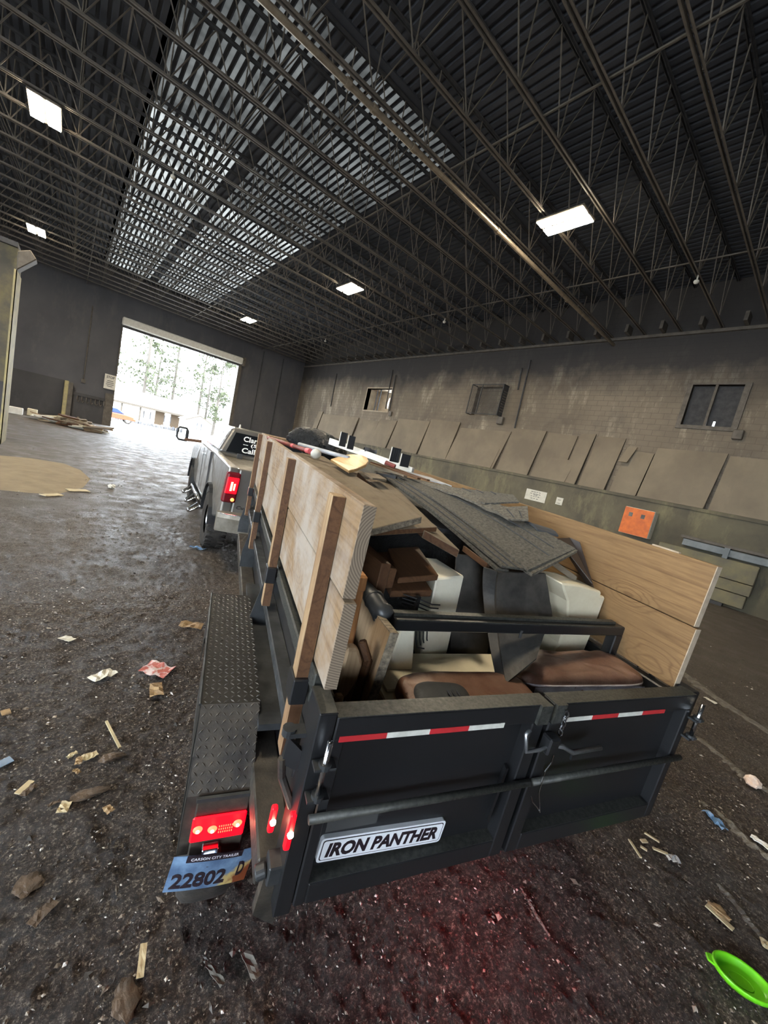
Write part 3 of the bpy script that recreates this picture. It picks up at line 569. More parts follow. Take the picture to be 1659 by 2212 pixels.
mu = N(nt, 'ShaderNodeMath', operation='MULTIPLY'); nt.links.new(rx.outputs[0], mu.inputs[0]); nt.links.new(rz.outputs[0], mu.inputs[1])
a2 = N(nt, 'ShaderNodeMath', operation='MULTIPLY_ADD'); a2.inputs[1].default_value = 0.5; nt.links.new(noise(nt, v, 30, 5), a2.inputs[0]); nt.links.new(mu.outputs[0], a2.inputs[2])
f1 = ramp(nt, a2.outputs[0], [(0.62, (0, 0, 0)), (0.72, (1, 1, 1))]); f2 = ramp(nt, a2.outputs[0], [(0.80, (0, 0, 0)), (0.92, (1, 1, 1))])
c = mixc(nt, f1, c, (0.50, 0.38, 0.15)); c = mixc(nt, f2, c, (0.20, 0.055, 0.02)); nt.links.new(c, b.inputs['Base Color']); b.inputs['Roughness'].default_value = 0.4
M['plate'] = m
def onp(x, y, z=0.0): bend = 0.018*(x/0.14)**2; return pc+pr_*x+pu*(y-bend)+pn*(z-0.02*(x/0.14)**2)
q = MB(); xs_ = np.linspace(-0.143, 0.143, 13)
q.grid([[onp(x, y) for x in xs_] for y in (-0.076, -0.07, 0.0, 0.07, 0.076)]); q.grid([[onp(x, y, -0.002) for x in xs_] for y in (-0.076, 0.0, 0.076)])
pl = part(q, 'licence_plate', ['plate'], T)
def bent_text(txt, size, x0, y0, w, h, mi_, nm):
    vs, fs = text_mesh(txt, size, 0.0012, 0.0016, 0.0, w, h); q = MB(); q.add([onp(x0+p.x, y0+p.y, 0.0012+p.z) for p in vs], fs); return part(q, nm, [mi_], pl)
bent_text('22802', 0.06, -0.037, -0.030, 0.185, 0.064, 'decal_black', 'plate_number'); bent_text('D', 0.06, 0.108, -0.010, 0.026, 0.062, 'decal_black', 'plate_letter')
q = MB(); q.grid([[onp(x, y, 0.003) for x in np.linspace(-0.10, 0.095, 9)] for y in (0.050, 0.078)]); q.grid([[onp(x, y, 0.001) for x in np.linspace(-0.10, 0.095, 9)] for y in (0.050, 0.078)]); part(q, 'plate_frame_strip', ['decal_black'], pl)
vs, fs = text_mesh('CARSON CITY TRAILER', 0.02, 0.0004, 0, 0, 0.165, 0.011); q = MB(); q.add([onp(-0.003+p.x, 0.063+p.y, 0.0036+p.z) for p in vs], fs); part(q, 'plate_strip_lettering', ['decal_white'], pl)
part(MB().bar(onp(0, 0.02, -0.004), Vector((0.19, 1.25, 0.42)), 0.05, 0.006), 'plate_bracket', ['dirty_black'], pl)
# red side lamps at the rear left corner
for s_, d, z, h in ((0.305, 0.965, 0.845, 0.045), (0.333, 0.872, 0.905, 0.060)):
    part(MB().box((s_-0.012, d-0.02, z-h), (s_+0.006, d, z+h)), 'corner_marker_lamp', ['lamp_red'], T, bevel=0.004)
    part(MB().lathe([(0.0, -0.012), (0.008, -0.008), (0.009, 0.0)], (s_-0.003, d-0.02, z), 1, 10), 'marker_led', ['led_core'], T)
part(MB().box((1.20, 0.94, 0.506), (1.50, 0.985, 0.519)), 'rear_light_bar', ['red_bar'], T, bevel=0.004)
part(MB().box((0.42, 0.93, 0.52), (2.02, 1.0, 0.60)), 'rear_sill', ['black_steel'], T)
# corner posts
part(MB().box((0.336, 0.855, 0.60), (0.387, 0.965, 1.282)).box((0.334, 0.85, 1.282), (0.388, 0.97, 1.288), 1), 'corner_post', ['black_steel', 'dusty_steel'], T, bevel=0.004)
part(MB().box((0.342, 0.98, 1.25), (0.392, 1.055, 1.315)), 'post_step', ['dusty_steel'], T, bevel=0.004)
part(MB().box((2.06, 0.87, 0.60), (2.12, 0.965, 1.27)), 'corner_post', ['black_steel'], T, bevel=0.004)
def build_gate(x0, x1, left):
    d0, d1 = GD, GD+0.055
    fr = MB().box((x0, d0, ZT-0.072), (x1, d1, ZT)).box((x0, d0, ZB), (x0+0.035, d1, ZT-0.072)).box((x1-0.055, d0, ZB), (x1, d1, ZT-0.072))
    fr.prism([(x0+0.035, d0, ZB), (x0+0.035, d0, ZB+0.075), (x0+0.035, d1, ZB+0.08), (x0+0.035, d1, ZB)], (x1-x0-0.09, 0, 0))
    if not left: fr = MB().box((x0, d0, ZT-0.072), (x1, d1, ZT)).box((x0, d0, ZB), (x0+0.055, d1, ZT-0.072)).box((x1-0.03, d0, ZB), (x1, d1, ZT-0.072)).prism([(x0+0.055, d0, ZB), (x0+0.055, d0, ZB+0.075), (x0+0.055, d1, ZB+0.08), (x0+0.055, d1, ZB)], (x1-x0-0.085, 0, 0))
    G = part(fr, 'barn_door', ['black_steel'], T, bevel=0.004)
    part(MB().box((x0+0.01, d1-0.012, ZB+0.05), (x1-0.01, d1-0.004, ZT-0.05)), 'door_panel', ['black_steel'], G)
    part(MB().box((x0, d0, ZT), (x1, d1+0.005, ZT+0.003)), 'top_cap', ['dusty_steel'], G)
    part(MB().prism([(x0+0.037, d0+0.002, ZB+0.0758), (x0+0.037, d1-0.002, ZB+0.081), (x1-0.057, d1-0.002, ZB+0.081), (x1-0.057, d0+0.002, ZB+0.0758)], (0, -0.001, 0.0025)), 'dusty_ledge', ['dusty_steel'], G)
    xa, xb = (x0-0.02, x1+0.005) if left else (x0-0.005, x1+0.03)
    part(MB().tube([(xa, d0-0.013, 0.962), (xb, d0-0.013, 0.962)], 0.0125, 12), 'cross_tube', ['dusty_steel'], G, smooth=True)
    part(MB().box((x0, d0-0.012, ZT-0.07), (x0+0.05, d0, ZT+0.004)) if not left else MB().box((x1-0.05, d0-0.012, ZT-0.07), (x1, d0, ZT+0.004)), 'end_cap', ['dusty_steel'], G)
    return G
GL = build_gate(0.388, 1.172, True); GR = build_gate(1.195, 2.055, False)
def tape(G, x0, x1, z, cols):
    n = len(cols); w = (x1-x0)/n
    for i, c in enumerate(cols): part(MB().box((x0+i*w, GD-0.0015, z-0.009), (x0+(i+1)*w, GD+0.0005, z+0.009)), 'reflective_tape', [c], G)
tape(GL, 0.405, 0.985, 1.205, ['red_tape', 'white_tape', 'red_tape', 'white_tape'])
tape(GR, 1.262, 1.86, 1.205, ['white_tape', 'red_tape', 'white_tape', 'red_tape'])
part(MB().prism([(1.075, GD+0.02, 0.775), (1.085, GD+0.02, 1.0), (1.095, GD+0.045, 1.0), (1.085, GD+0.045, 0.775)], (0.012, 0, 0)), 'panel_rib', ['black_steel'], GL)
part(MB().box((0.455, GD+0.0415, 0.835), (0.625, GD+0.0435, 0.888)), 'grey_patch', ['grey_patch'], GL)
# decal
ds, dz = math.cos(-0.05), math.sin(-0.05); dc = Vector((0.668, GD-0.0, 0.774)); dr, du = Vector((ds, 0, dz)), Vector((-dz*0.9, 0, ds))
dcp = dc+Vector((0, 0.030, 0))
def rrect(w, h, r, n=5):
    P = []
    for cx_, cz_, a0 in ((w/2-r, h/2-r, 0), (-w/2+r, h/2-r, 90), (-w/2+r, -h/2+r, 180), (w/2-r, -h/2+r, 270)):
        for k in range(n+1): a = math.radians(a0+90*k/n); P.append((cx_+r*math.cos(a), cz_+r*math.sin(a)))
    return P
def dshape(w, h, r, y): return [dcp+dr*p[0]+du*p[1]+Vector((0, -y, 0)) for p in rrect(w, h, r)]
part(MB().prism(dshape(0.452, 0.088, 0.012, -0.014), (0, -0.0155, 0)), 'decal_plate', ['decal_white'], GL)
part(MB().prism(dshape(0.438, 0.074, 0.009, 0.0005), (0, -0.0015, 0)), 'decal_border', ['decal_black'], GL)
part(MB().prism(dshape(0.432, 0.068, 0.008, 0.0016), (0, -0.0012, 0)), 'decal_field', ['decal_white'], GL)
tm = text_mesh('IRON PANTHER', 0.06, 0.0004, 0.0026, 0.14, 0.405, 0.052)
q = MB(); place_text(q, tm, dcp+Vector((0, -0.0032, 0)), dr, du); part(q, 'decal_lettering', ['decal_black'], GL)
# hinges, latch, chain, wire
for (x, zs, nm) in ((0.372, (1.17, 1.07), 'L'), (2.082, (1.19, 1.10), 'R')):
    H_ = part(MB().tube([(x, GD-0.022, zs[0]+0.05), (x, GD-0.022, zs[1]-0.03)], 0.0085, 10), 'hinge_pin', ['chrome'], T, smooth=True)
    for z in zs:
        part(MB().box((x-0.03, GD-0.035, z-0.03), (x+0.03, GD-0.0, z-0.022)).tube([(x, GD-0.022, z-0.028), (x, GD-0.022, z-0.012)], 0.018, 10), 'hinge_plate', ['worn_steel'], H_)
lt = part(MB().tube([(1.20, GD-0.03, 1.135), (1.25, GD-0.04, 1.13), (1.30, GD-0.045, 1.105), (1.44, GD-0.05, 1.115)], 0.009, 8), 'latch_lever', ['bare_steel'], T, smooth=True)
part(MB().bar((1.30, GD-0.045, 1.09), (1.435, GD-0.05, 1.098), 0.008, 0.03), 'lever_grip', ['black_steel'], lt)
part(MB().tube([(1.20, GD-0.03, 1.135), (1.15, GD-0.03, 1.118), (1.095, GD-0.025, 1.112), (1.085, GD-0.012, 1.17), (1.10, GD-0.01, 1.185)], 0.007, 8), 'latch_hook', ['bare_steel'], lt, smooth=True)
part(MB().box((1.175, GD-0.045, 1.10), (1.225, GD-0.0, 1.165)), 'latch_bracket', ['black_steel'], lt, bevel=0.006)
for i in range(5):
    z = 1.185+0.018*i-0.01; q = MB(); n = 10; a0 = i % 2
    q.tube([Vector((1.235+(0.008*math.cos(t) if a0 else 0), GD-0.022+(0 if a0 else 0.008*math.cos(t)), z+0.013*math.sin(t))) for t in np.linspace(0, 2*math.pi, n)], 0.0028, 5); part(q, 'chain_link', ['chrome'], lt)
part(MB().tube([(1.215, GD-0.04, 1.10), (1.225, GD-0.035, 1.06), (1.215, GD-0.03, 1.02), (1.222, GD-0.03, 0.93), (1.25, GD-0.04, 0.85), (1.235, GD-0.035, 0.868), (1.205, GD-0.03, 0.893), (1.19, GD-0.03, 0.918)], 0.0022, 5), 'wire_loop', ['chrome'], lt)
# left corner linkage
lk = part(MB().tube([(0.290, 0.945, 1.150), (0.290, 0.945, 1.172)], 0.020, 12).box((0.288, 0.925, 1.150), (0.350, 0.965, 1.165)), 'tailgate_lug', ['worn_steel'], T)
part(MB().prism([(0.297, 0.95, 1.13), (0.352, 0.92, 1.09), (0.352, 0.92, 1.03), (0.290, 0.95, 1.045)], (0, 0.02, 0)), 'lug_plate', ['black_steel'], lk)
part(MB().tube([(0.290, 0.955, 1.06), (0.300, 0.95, 1.00), (0.340, 0.92, 0.92)], 0.012, 8), 'latch_rod', ['dirty_black'], lk)
part(MB().box((0.30, 0.87, 0.70), (0.345, 0.93, 0.765)).tube([(0.30, 0.9, 0.73), (0.27, 0.9, 0.72)], 0.022, 10), 'lower_pivot', ['worn_steel'], T, bevel=0.004)
part(MB().prism([(0.30, 0.90, 0.70), (0.365, 0.90, 0.62), (0.36, 0.90, 0.50), (0.29, 0.90, 0.56)], (0, 0.03, 0)), 'lower_hook', ['dirty_black'], T)

# ------------------------------------------------------------------ timber sideboards
LB = thing('wooden_sideboard', 'pale timber sideboard of two planks on stakes along the trailer left side', 'sideboard', (0.365, 1.0, 1.315), 'F')
BZ = [(1.319, 1.580), (1.586, 1.849)]
for i, (z0, z1) in enumerate(BZ):
    d0 = 0.918 if i else 0.905; s0 = 0.346 if i else 0.349
    part(MB().box((s0, d0, z0), (s0+0.038, 4.56, z1)), 'plank', ['board_left'], LB, bevel=0.003)
    part(MB().box((s0+0.001, d0-0.0015, z0+0.002), (s0+0.037, d0+0.002, z1-0.002)), 'plank_end', ['end'], LB, label='plank end with growth rings')
for i, d in enumerate(STK):
    zt = 1.835; zb = (0.995, 1.05, 0.95, 0.96)[i]; sh = (0.04, 0.08, 0.10, 0.10)[i]
    q = MB().prism([(0.303, d-sh, zb), (0.345, d-sh, zb), (0.345, d-sh+0.055, zb), (0.303, d-sh+0.055, zb)], (0, sh, zt-zb)); q.m[-4] = 1; part(q, 'stake', ['stake', 'brown_wood'], LB, bevel=0.002)
for d in (2.12, 1.19): part(MB().tube([(0.348, d, 1.585), (0.338, d+0.005, 1.583)], 0.006, 8), 'bolt_head', ['hazed_soot'], LB)
part(MB().box((0.384, 4.30, 1.78), (0.80, 4.56, 1.845)), 'front_cleat', ['stake'], LB)
RB = thing('wooden_sideboard', 'tan knotty timber sideboard of two planks standing along the trailer right side', 'sideboard', (2.06, 1.0, 1.2), 'F')
for i, (z0, z1) in enumerate(((1.245, 1.545), (1.549, 1.842))):
    d0 = 0.935+0.012*i
    part(MB().box((2.040, d0, z0), (2.078, 4.5, z1)), 'plank', ['board_right'], RB, bevel=0.003)
    part(MB().box((2.041, d0-0.0015, z0+0.002), (2.077, d0+0.002, z1-0.002)), 'plank_end', ['sawn_end'], RB, label='pale sawn plank end')
for d in STK: part(MB().box((2.082, d, 1.0), (2.122, d+0.055, 1.80)), 'stake', ['stake'], RB, bevel=0.003)
part(MB().box((2.055, 1.12, 1.842), (2.072, 1.25, 1.849)), 'top_splinter', ['sawn_end'], RB)
# ------------------------------------------------------------------ the load
GRP = None
def sheet(name, pts, t, ms, label, cat, bevel=0.003, mside=None, group=None):
    q = MB().slab(pts, t, 0, 1 if mside else None)
    return solo(q, name, [ms]+([mside] if mside else []), label, cat, 'F', group, bevel=bevel)
sheet('roof_plank', [(0.43, 1.40, 1.615), (0.856, 1.51, 1.742), (0.885, 3.72, 1.786), (0.45, 3.72, 1.76)], 0.032, 'grey_wood', 'wide weathered grey plank on top of the load beside the left sideboard', 'plank', mside='osb_edge')
sheet('roof_plank', [(0.60, 1.55, 1.625), (1.005, 1.60, 1.690), (1.15, 3.3, 1.755), (0.62, 3.3, 1.735)], 0.028, 'grey_wood', 'brown plank under the wide grey plank, its dark end showing below', 'plank', mside='brown_wood')
sheet('roof_plank', [(0.93, 1.585, 1.665), (1.066, 1.455, 1.624), (1.19, 2.75, 1.772), (0.98, 2.9, 1.768)], 0.040, 'grey_wood', 'narrow plank with an orange-brown edge reaching under the shingles', 'plank', mside='brown_wood')
# asphalt shingles: a bent sheet with tab slits
def shingle(name, P, nu, nv, t, ms, label, sag=0.0, slits=(), wob=0.0015):
    A, B, C_, D_ = [Vector(p) for p in P]; rows = []; r = random.Random(len(label))
    for i in range(nu+1):
        u = i/nu; row = []
        for j in range(nv+1):
            v = j/nv; p = (A*(1-u)+B*u)*(1-v)+(D_*(1-u)+C_*u)*v
            row.append(p+Vector((0, 0, sag*math.sin(math.pi*v)+wob*(r.random()-0.5))))
        rows.append(row)
    q = MB(); q.grid(rows); q.grid([[p-Vector((0, 0, t)) for p in rw] for rw in rows])
    edge = rows[0]+[rw[-1] for rw in rows[1:]]+rows[-1][::-1][1:]+[rw[0] for rw in rows[::-1]][1:]
    q.grid([edge, [p-Vector((0, 0, t)) for p in edge]])
    o = solo(q, name, [ms], label, 'shingle', 'F', smooth=False)
    for (u, v0, v1) in slits:
        def at(u, v): return (A*(1-u)+B*u)*(1-v)+(D_*(1-u)+C_*u)*v+Vector((0, 0, sag*math.sin(math.pi*v)+0.003))
        w = MB(); w.tube([at(u+0.004*math.sin(7*k), v0+(v1-v0)*k/6) for k in range(7)], 0.0035, 5, caps=False); part(w, 'tab_slit', ['hazed_soot'], o)
    return o
shingle('roofing_shingle', [(1.10, 2.85, 1.815), (1.30, 2.80, 1.822), (1.452, 1.42, 1.585), (1.30, 1.42, 1.588)], 6, 14, 0.012, 'shingle', 'long narrow grey shingle strip with a rounded edge at the left of the shingle heap', 0.02, ((0.62, 0.0, 1.0), (0.25, 0.1, 1.0)))
shingle('roofing_shingle', [(1.13, 2.75, 1.800), (1.22, 2.72, 1.800), (1.36, 1.43, 1.566), (1.285, 1.43, 1.566)], 4, 12, 0.014, 'shingle', 'edge of a lower grey shingle strip beneath the long narrow one', 0.018)
shingle('roofing_shingle', [(1.22, 2.75, 1.818), (1.54, 2.58, 1.830), (1.845, 1.50, 1.712), (1.45, 1.40, 1.588)], 10, 16, 0.010, 'shingle', 'broad grey asphalt shingle sheet lying on top of the load in the middle', 0.028, ((0.50, 0.05, 0.98), (0.72, 0.55, 0.95)))
shingle('roofing_shingle', [(1.45, 1.47, 1.590), (1.84, 1.55, 1.705), (1.845, 1.485, 1.708), (1.47, 1.385, 1.572)], 6, 3, 0.016, 'shingle_light', 'short shingle tab folded down at the near end of the broad sheet', 0)
shingle('roofing_shingle', [(1.34, 2.64, 1.822), (1.54, 2.50, 1.840), (1.72, 1.85, 1.812), (1.60, 1.80, 1.768)], 6, 10, 0.012, 'shingle_light', 'torn brownish shingle strip with a ragged edge behind the broad sheet', 0.012, (), 0.02)
shingle('roofing_shingle', [(1.55, 2.55, 1.825), (1.86, 2.12, 1.898), (1.80, 1.98, 1.868), (1.57, 2.02, 1.812)], 6, 6, 0.010, 'shingle', 'small dark shingle piece leaning on the right sideboard at the far side of the heap', 0.0, ((0.3, 0.0, 0.3), (0.5, 0.0, 0.3), (0.7, 0.0, 0.3)))
shingle('roofing_shingle', [(1.56, 1.93, 1.80), (1.765, 1.86, 1.862), (1.69, 1.74, 1.792), (1.585, 1.79, 1.768)], 5, 5, 0.010, 'shingle_light', 'squarish brown-grey shingle tab between the heap and the right sideboard', 0.0, ((0.35, 0.2, 0.9), (0.7, 0.4, 0.9)))
shingle('roofing_shingle', [(1.72, 1.80, 1.775), (1.86, 1.74, 1.765), (1.87, 1.66, 1.745), (1.74, 1.70, 1.752)], 4, 3, 0.012, 'black_fabric', 'dark curled shingle scrap against the right sideboard', 0.01)
# thin grey laths behind the shingle heap
for i, (a, b_, nm) in enumerate((((1.09, 3.2, 1.85), (1.25, 2.6, 1.835), 'pale thin lath nearest the grey plank, sticking out from the shingles'), ((1.15, 3.1, 1.858), (1.34, 2.55, 1.842), 'brown thin lath beside the pale one behind the shingles'), ((1.22, 3.05, 1.86), (1.42, 2.55, 1.845), 'dark brown lath on the right of the three behind the shingles'))):
    solo(MB().bar(a, b_, 0.035, 0.012), 'wooden_lath', [('grey_wood', 'brown_wood', 'brown_wood')[i]], nm, 'lath', 'F', 'laths behind the shingles', base=a)
solo(MB().bar((1.07, 2.72, 1.80), (1.16, 2.55, 1.815), 0.02, 0.02), 'steel_bar_end', ['black_steel'], 'dark square bar end poking out under the left shingle edge', 'bar', 'F', base=(1.07, 2.7, 1.8))
# brown stained boards
solo(MB().prism([(0.870, 1.80, 1.492), (1.045, 1.80, 1.525), (0.985, 1.45, 1.495), (0.785, 1.45, 1.463)], (0, 0, -0.028)), 'stained_board', ['brown_wood'], 'upper dark brown stained board poking out under the grey planks', 'board', 'F', bevel=0.003)
solo(MB().prism([(0.79, 1.80, 1.46), (0.98, 1.80, 1.49), (0.955, 1.42, 1.428), (0.750, 1.42, 1.410)], (0, 0, -0.030)), 'stained_board', ['brown_wood'], 'lower dark brown stained board directly under the upper one', 'board', 'F', bevel=0.003)
solo(MB().prism([(0.60, 1.75, 1.56), (0.66, 1.75, 1.56), (0.72, 1.42, 1.53), (0.675, 1.42, 1.53)], (0, 0, -0.15)), 'stained_board', ['brown_wood'], 'dark brown board on edge at the left, next to the left sideboard', 'board', 'F', bevel=0.003)
solo(MB().box((0.725, 1.44, 1.41), (0.765, 1.52, 1.505)), 'wood_block', ['brown_wood'], 'small brown wood block between the edge board and the stacked boards', 'block', 'F', bevel=0.006)
solo(MB().prism([(1.20, 1.62, 1.61), (1.235, 1.64, 1.60), (1.30, 1.50, 1.56), (1.265, 1.48, 1.57)], (0, 0, -0.03)), 'wood_offcut', ['brown_wood'], 'short brown timber offcut under the long shingle strip', 'offcut', 'F', bevel=0.002)
solo(MB().prism([(1.70, 1.66, 1.665), (1.745, 1.68, 1.655), (1.93, 1.50, 1.55), (1.89, 1.47, 1.56)], (0, 0, -0.035)), 'wood_offcut', ['grey_wood'], 'brown timber offcut under the right end of the broad shingle sheet', 'offcut', 'F', bevel=0.002)
# black rain-gutter-like channel leaning on the right sideboard
q = MB(); q.slab([(1.80, 1.60, 1.735), (1.965, 1.66, 1.742), (2.03, 1.48, 1.50), (1.93, 1.40, 1.555)], 0.004); q.slab([(1.965, 1.66, 1.742), (1.985, 1.60, 1.735), (2.035, 1.44, 1.49), (2.03, 1.48, 1.50)], 0.004)
solo(q, 'metal_flashing', ['flashing'], 'folded dark brown metal flashing between the shingles and the right sideboard', 'flashing', 'F')
# foam blocks
solo(MB().prism([(1.045, 1.72, 1.492), (1.14, 1.74, 1.487), (1.168, 1.50, 1.487), (0.985, 1.46, 1.472)], (0.03, 0, -0.45)), 'foam_block', ['foam_white'], 'upright white foam block behind the bar on the left, topped by the brown boards', 'foam', 'F', bevel=0.008)
solo(MB().box((0.70, 1.14, 0.98), (1.60, 1.46, 1.075)).prism([(0.72, 1.20, 1.075), (1.45, 1.17, 1.075), (1.45, 1.44, 1.09), (0.72, 1.44, 1.09)], (0, 0, 0.012)), 'foam_slab', ['foam'], 'cream foam slab lying flat in the trailer behind the cushions', 'foam', 'F', bevel=0.012)
solo(MB().prism([(0.775, 1.32, 1.09), (0.895, 1.32, 1.09), (0.865, 1.34, 1.30), (0.80, 1.34, 1.30)], (0, 0.06, 0)), 'foam_offcut', ['foam_white'], 'small wedge of white foam below the left end of the bar', 'foam', 'F', bevel=0.006)
q = MB(); P = [(1.674, 1.545), (1.80, 1.545), (1.93, 1.528), (1.985, 1.522), (1.985, 1.495), (2.028, 1.495), (2.024, 1.36), (2.0, 1.07), (1.76, 1.06), (1.735, 1.10), (1.795, 1.20), (1.79, 1.36), (1.755, 1.45), (1.70, 1.51)]
q.prism([(x, 1.37, z) for x, z in P], (-0.03, 0.16, 0.01))
solo(q, 'foam_block', ['foam'], 'cream foam block with a curved left edge beside the right trailer wall', 'foam', 'F', bevel=0.008)
solo(MB().prism([(1.50, 1.16, 1.09), (1.70, 1.18, 1.09), (1.69, 1.2, 1.19), (1.60, 1.2, 1.165)], (0, 0.08, 0)), 'foam_offcut', ['foam'], 'small cream foam scrap between the black sheet and the right cushion', 'foam', 'F', bevel=0.006)
# curled black rubber sheet
def strip(path, w, t, name, ms, label, cat):
    P = [Vector(p) for p in path]; Wv = Vector(w) if not isinstance(w, list) else None; rows = []; rows2 = []
    for i, p in enumerate(P):
        wv = Vector(w[i]) if isinstance(w, list) else Wv; d = (P[min(i+1, len(P)-1)]-P[max(i-1, 0)]).normalized(); n = d.cross(wv).normalized()
        rows.append([p+wv*k/6 for k in range(7)]); rows2.append([p+wv*k/6+n*t for k in range(7)])
    q = MB(); q.grid(rows); q.grid(rows2); e = [r[0] for r in rows]+[x for x in rows[-1][1:]]+[r[-1] for r in rows[::-1]][1:]+rows[0][::-1][1:]
    e2 = [r[0] for r in rows2]+[x for x in rows2[-1][1:]]+[r[-1] for r in rows2[::-1]][1:]+rows2[0][::-1][1:]; q.grid([e, e2])
    return solo(q, name, [ms], label, cat, 'F', smooth=False)
path = []
for k in range(17):
    t = k/16; z = 1.555-0.40*t; y = 1.44-0.30*t*t+0.03*math.sin(math.pi*t); x = 1.285+0.035*math.sin(math.pi*t)-0.05*t*t; path.append((x, y-0.02, z))
wid = [(0.32+0.05*math.sin(math.pi*min(1, k/13))-0.17*max(0, (k-10)/6)**1.3, 0.02, 0.015+0.09*max(0, (k-6)/10)) for k in range(17)]
strip(path, wid, 0.012, 'rubber_sheet', 'rubber_sheet', 'thick black rubber sheet bowed over behind the middle of the bar', 'rubber')
path2 = [(x-0.045+0.03*(k/16), y+0.05, z) for k, (x, y, z) in enumerate(path)]
strip(path2, (0.05, -0.045, 0), 0.008, 'rubber_edge_strip', 'rubber_sheet', 'second curved black rubber layer along the left edge of the bowed sheet', 'rubber')
sheet('roofing_felt', [(1.20, 1.66, 1.55), (1.50, 1.64, 1.56), (1.48, 1.52, 1.02), (1.25, 1.54, 1.02)], 0.01, 'rubber_sheet', 'flat black felt sheet standing between the white foam block and the rubber sheet', 'felt')
sheet('roofing_felt', [(0.44, 1.85, 1.60), (1.9, 1.85, 1.62), (1.95, 1.80, 0.72), (0.44, 1.80, 0.72)], 0.01, 'bag', 'large dark tarp standing across the trailer behind the foam and boards', 'tarp')
# steel bar frame across the bed
bf = thing('bar_frame', 'black steel U-shaped bar frame standing across the trailer bed behind the barn doors', 'frame', (1.36, 1.25, 1.10), 'F')
part(MB().bar((0.70, 1.25, 1.352), (2.045, 1.25, 1.366), 0.05, 0.05), 'cross_bar', ['black_steel'], bf, bevel=0.005)
part(MB().bar((0.70, 1.268, 1.384), (2.0, 1.268, 1.398), 0.03, 0.014).bar((0.70, 1.225, 1.377), (2.0, 1.225, 1.391), 0.008, 0.006), 'channel_lip', ['dusty_steel'], bf)
part(MB().bar((2.015, 1.25, 1.345), (2.015, 1.25, 1.10), 0.055, 0.055), 'leg', ['black_steel'], bf, bevel=0.005)
part(MB().bar((0.715, 1.28, 1.345), (0.715, 1.28, 1.09), 0.03, 0.05), 'leg', ['black_steel'], bf, bevel=0.005)
part(MB().box((1.335, 1.222, 1.315), (1.350, 1.226, 1.352)), 'paper_scrap', ['grey_patch'], bf)
# rake with bent tines under the brown boards
rk = thing('garden_rake', 'black metal rake with bent tines poking out under the brown boards', 'rake', (0.86, 1.36, 1.35), 'F')
part(MB().bar((0.86, 1.37, 1.418), (0.86, 1.37, 1.33), 0.02, 0.015), 'rake_head', ['black_steel'], rk)
for i in range(5):
    z = 1.405-0.017*i; part(MB().tube([(0.80, 1.40, z+0.004), (0.87, 1.36, z), (0.915, 1.34, z-0.008), (0.955-0.004*i, 1.335, z-0.006)], 0.0032, 6), 'tine', ['black_steel'], rk)
for i in range(4):
    x = 0.845+0.018*i; part(MB().tube([(x, 1.30, 1.30), (x+0.005, 1.29, 1.26), (x+0.018-0.004*i, 1.285, 1.225+0.010*i)]+([(0.90, 1.285, 1.218)] if i == 0 else []), 0.0032, 6), 'tine', ['black_steel'], rk)
# grey hose fitting / elbow by the bar's left end
q = MB().tube([(0.61, 1.42, 1.43), (0.64, 1.36, 1.40), (0.66, 1.30, 1.375), (0.685, 1.26, 1.36)], [0.028, 0.038, 0.042, 0.034], 12)
hb = solo(q, 'metal_drum', ['worn_steel'], 'grey rounded metal fitting lying at the left end of the bar', 'fitting', 'F', smooth=True, base=(0.65, 1.34, 1.36))
for (p, r_) in (((0.645, 1.345, 1.398), 0.041), ((0.668, 1.285, 1.368), 0.044)):
    part(MB().lathe([(r_-0.004, -0.006), (r_+0.003, 0), (r_-0.004, 0.006)], p, 1, 14), 'ring', ['worn_steel'], hb, smooth=True)
# upright panel with raw edge, orange post, carved brown furniture pieces in the left rear corner
q = MB(); q.prism([(0.678, 1.62, 1.315), (0.618, 1.10, 1.388), (0.592, 1.10, 1.06), (0.66, 1.62, 0.80)], (0.026, -0.006, 0))
P1 = solo(q, 'particle_panel', ['tan_panel'], 'tan upright panel with a crumbling raw edge near the left rear corner', 'panel', 'F')
part(MB().prism([(0.616, 1.097, 1.389), (0.646, 1.091, 1.389), (0.622, 1.091, 1.06), (0.590, 1.097, 1.06)], (0, 0.004, 0)).prism([(0.676, 1.622, 1.317), (0.706, 1.616, 1.317), (0.646, 1.09, 1.390), (0.616, 1.096, 1.390)], (0, 0, 0.003)), 'raw_edge', ['osb_edge'], P1, label='raw crumbly panel edge')
q = MB(); q.bar((0.515, 1.24, 1.52), (0.535, 1.24, 1.02), 0.04, 0.05, (0, 1, 0)); q.bar((0.512, 1.24, 1.545), (0.515, 1.24, 1.48), 0.05, 0.06, (0, 1, 0))
solo(q, 'wooden_post', ['orange_wood'], 'orange-brown wooden post standing behind the left sideboard end', 'post', 'F', bevel=0.008, base=(0.52, 1.24, 1.02))
q = MB(); q.prism([(0.49, 1.14, 1.30), (0.535, 1.14, 1.30), (0.565, 1.14, 1.24), (0.56, 1.14, 1.16), (0.53, 1.14, 1.10), (0.485, 1.14, 1.10)], (0, 0.05, 0))
solo(q, 'furniture_scrap', ['tan_panel'], 'carved brown wooden chair arm piece in the left rear corner', 'furniture', 'F', bevel=0.01)
q = MB(); q.bar((0.565, 1.20, 1.30), (0.60, 1.18, 1.23), 0.03, 0.03); q.bar((0.60, 1.18, 1.24), (0.575, 1.16, 1.0), 0.03, 0.03)
solo(q, 'furniture_scrap', ['brown_wood'], 'bent brown wooden chair leg between the carved arm and the tan panel', 'furniture', 'F', bevel=0.006)
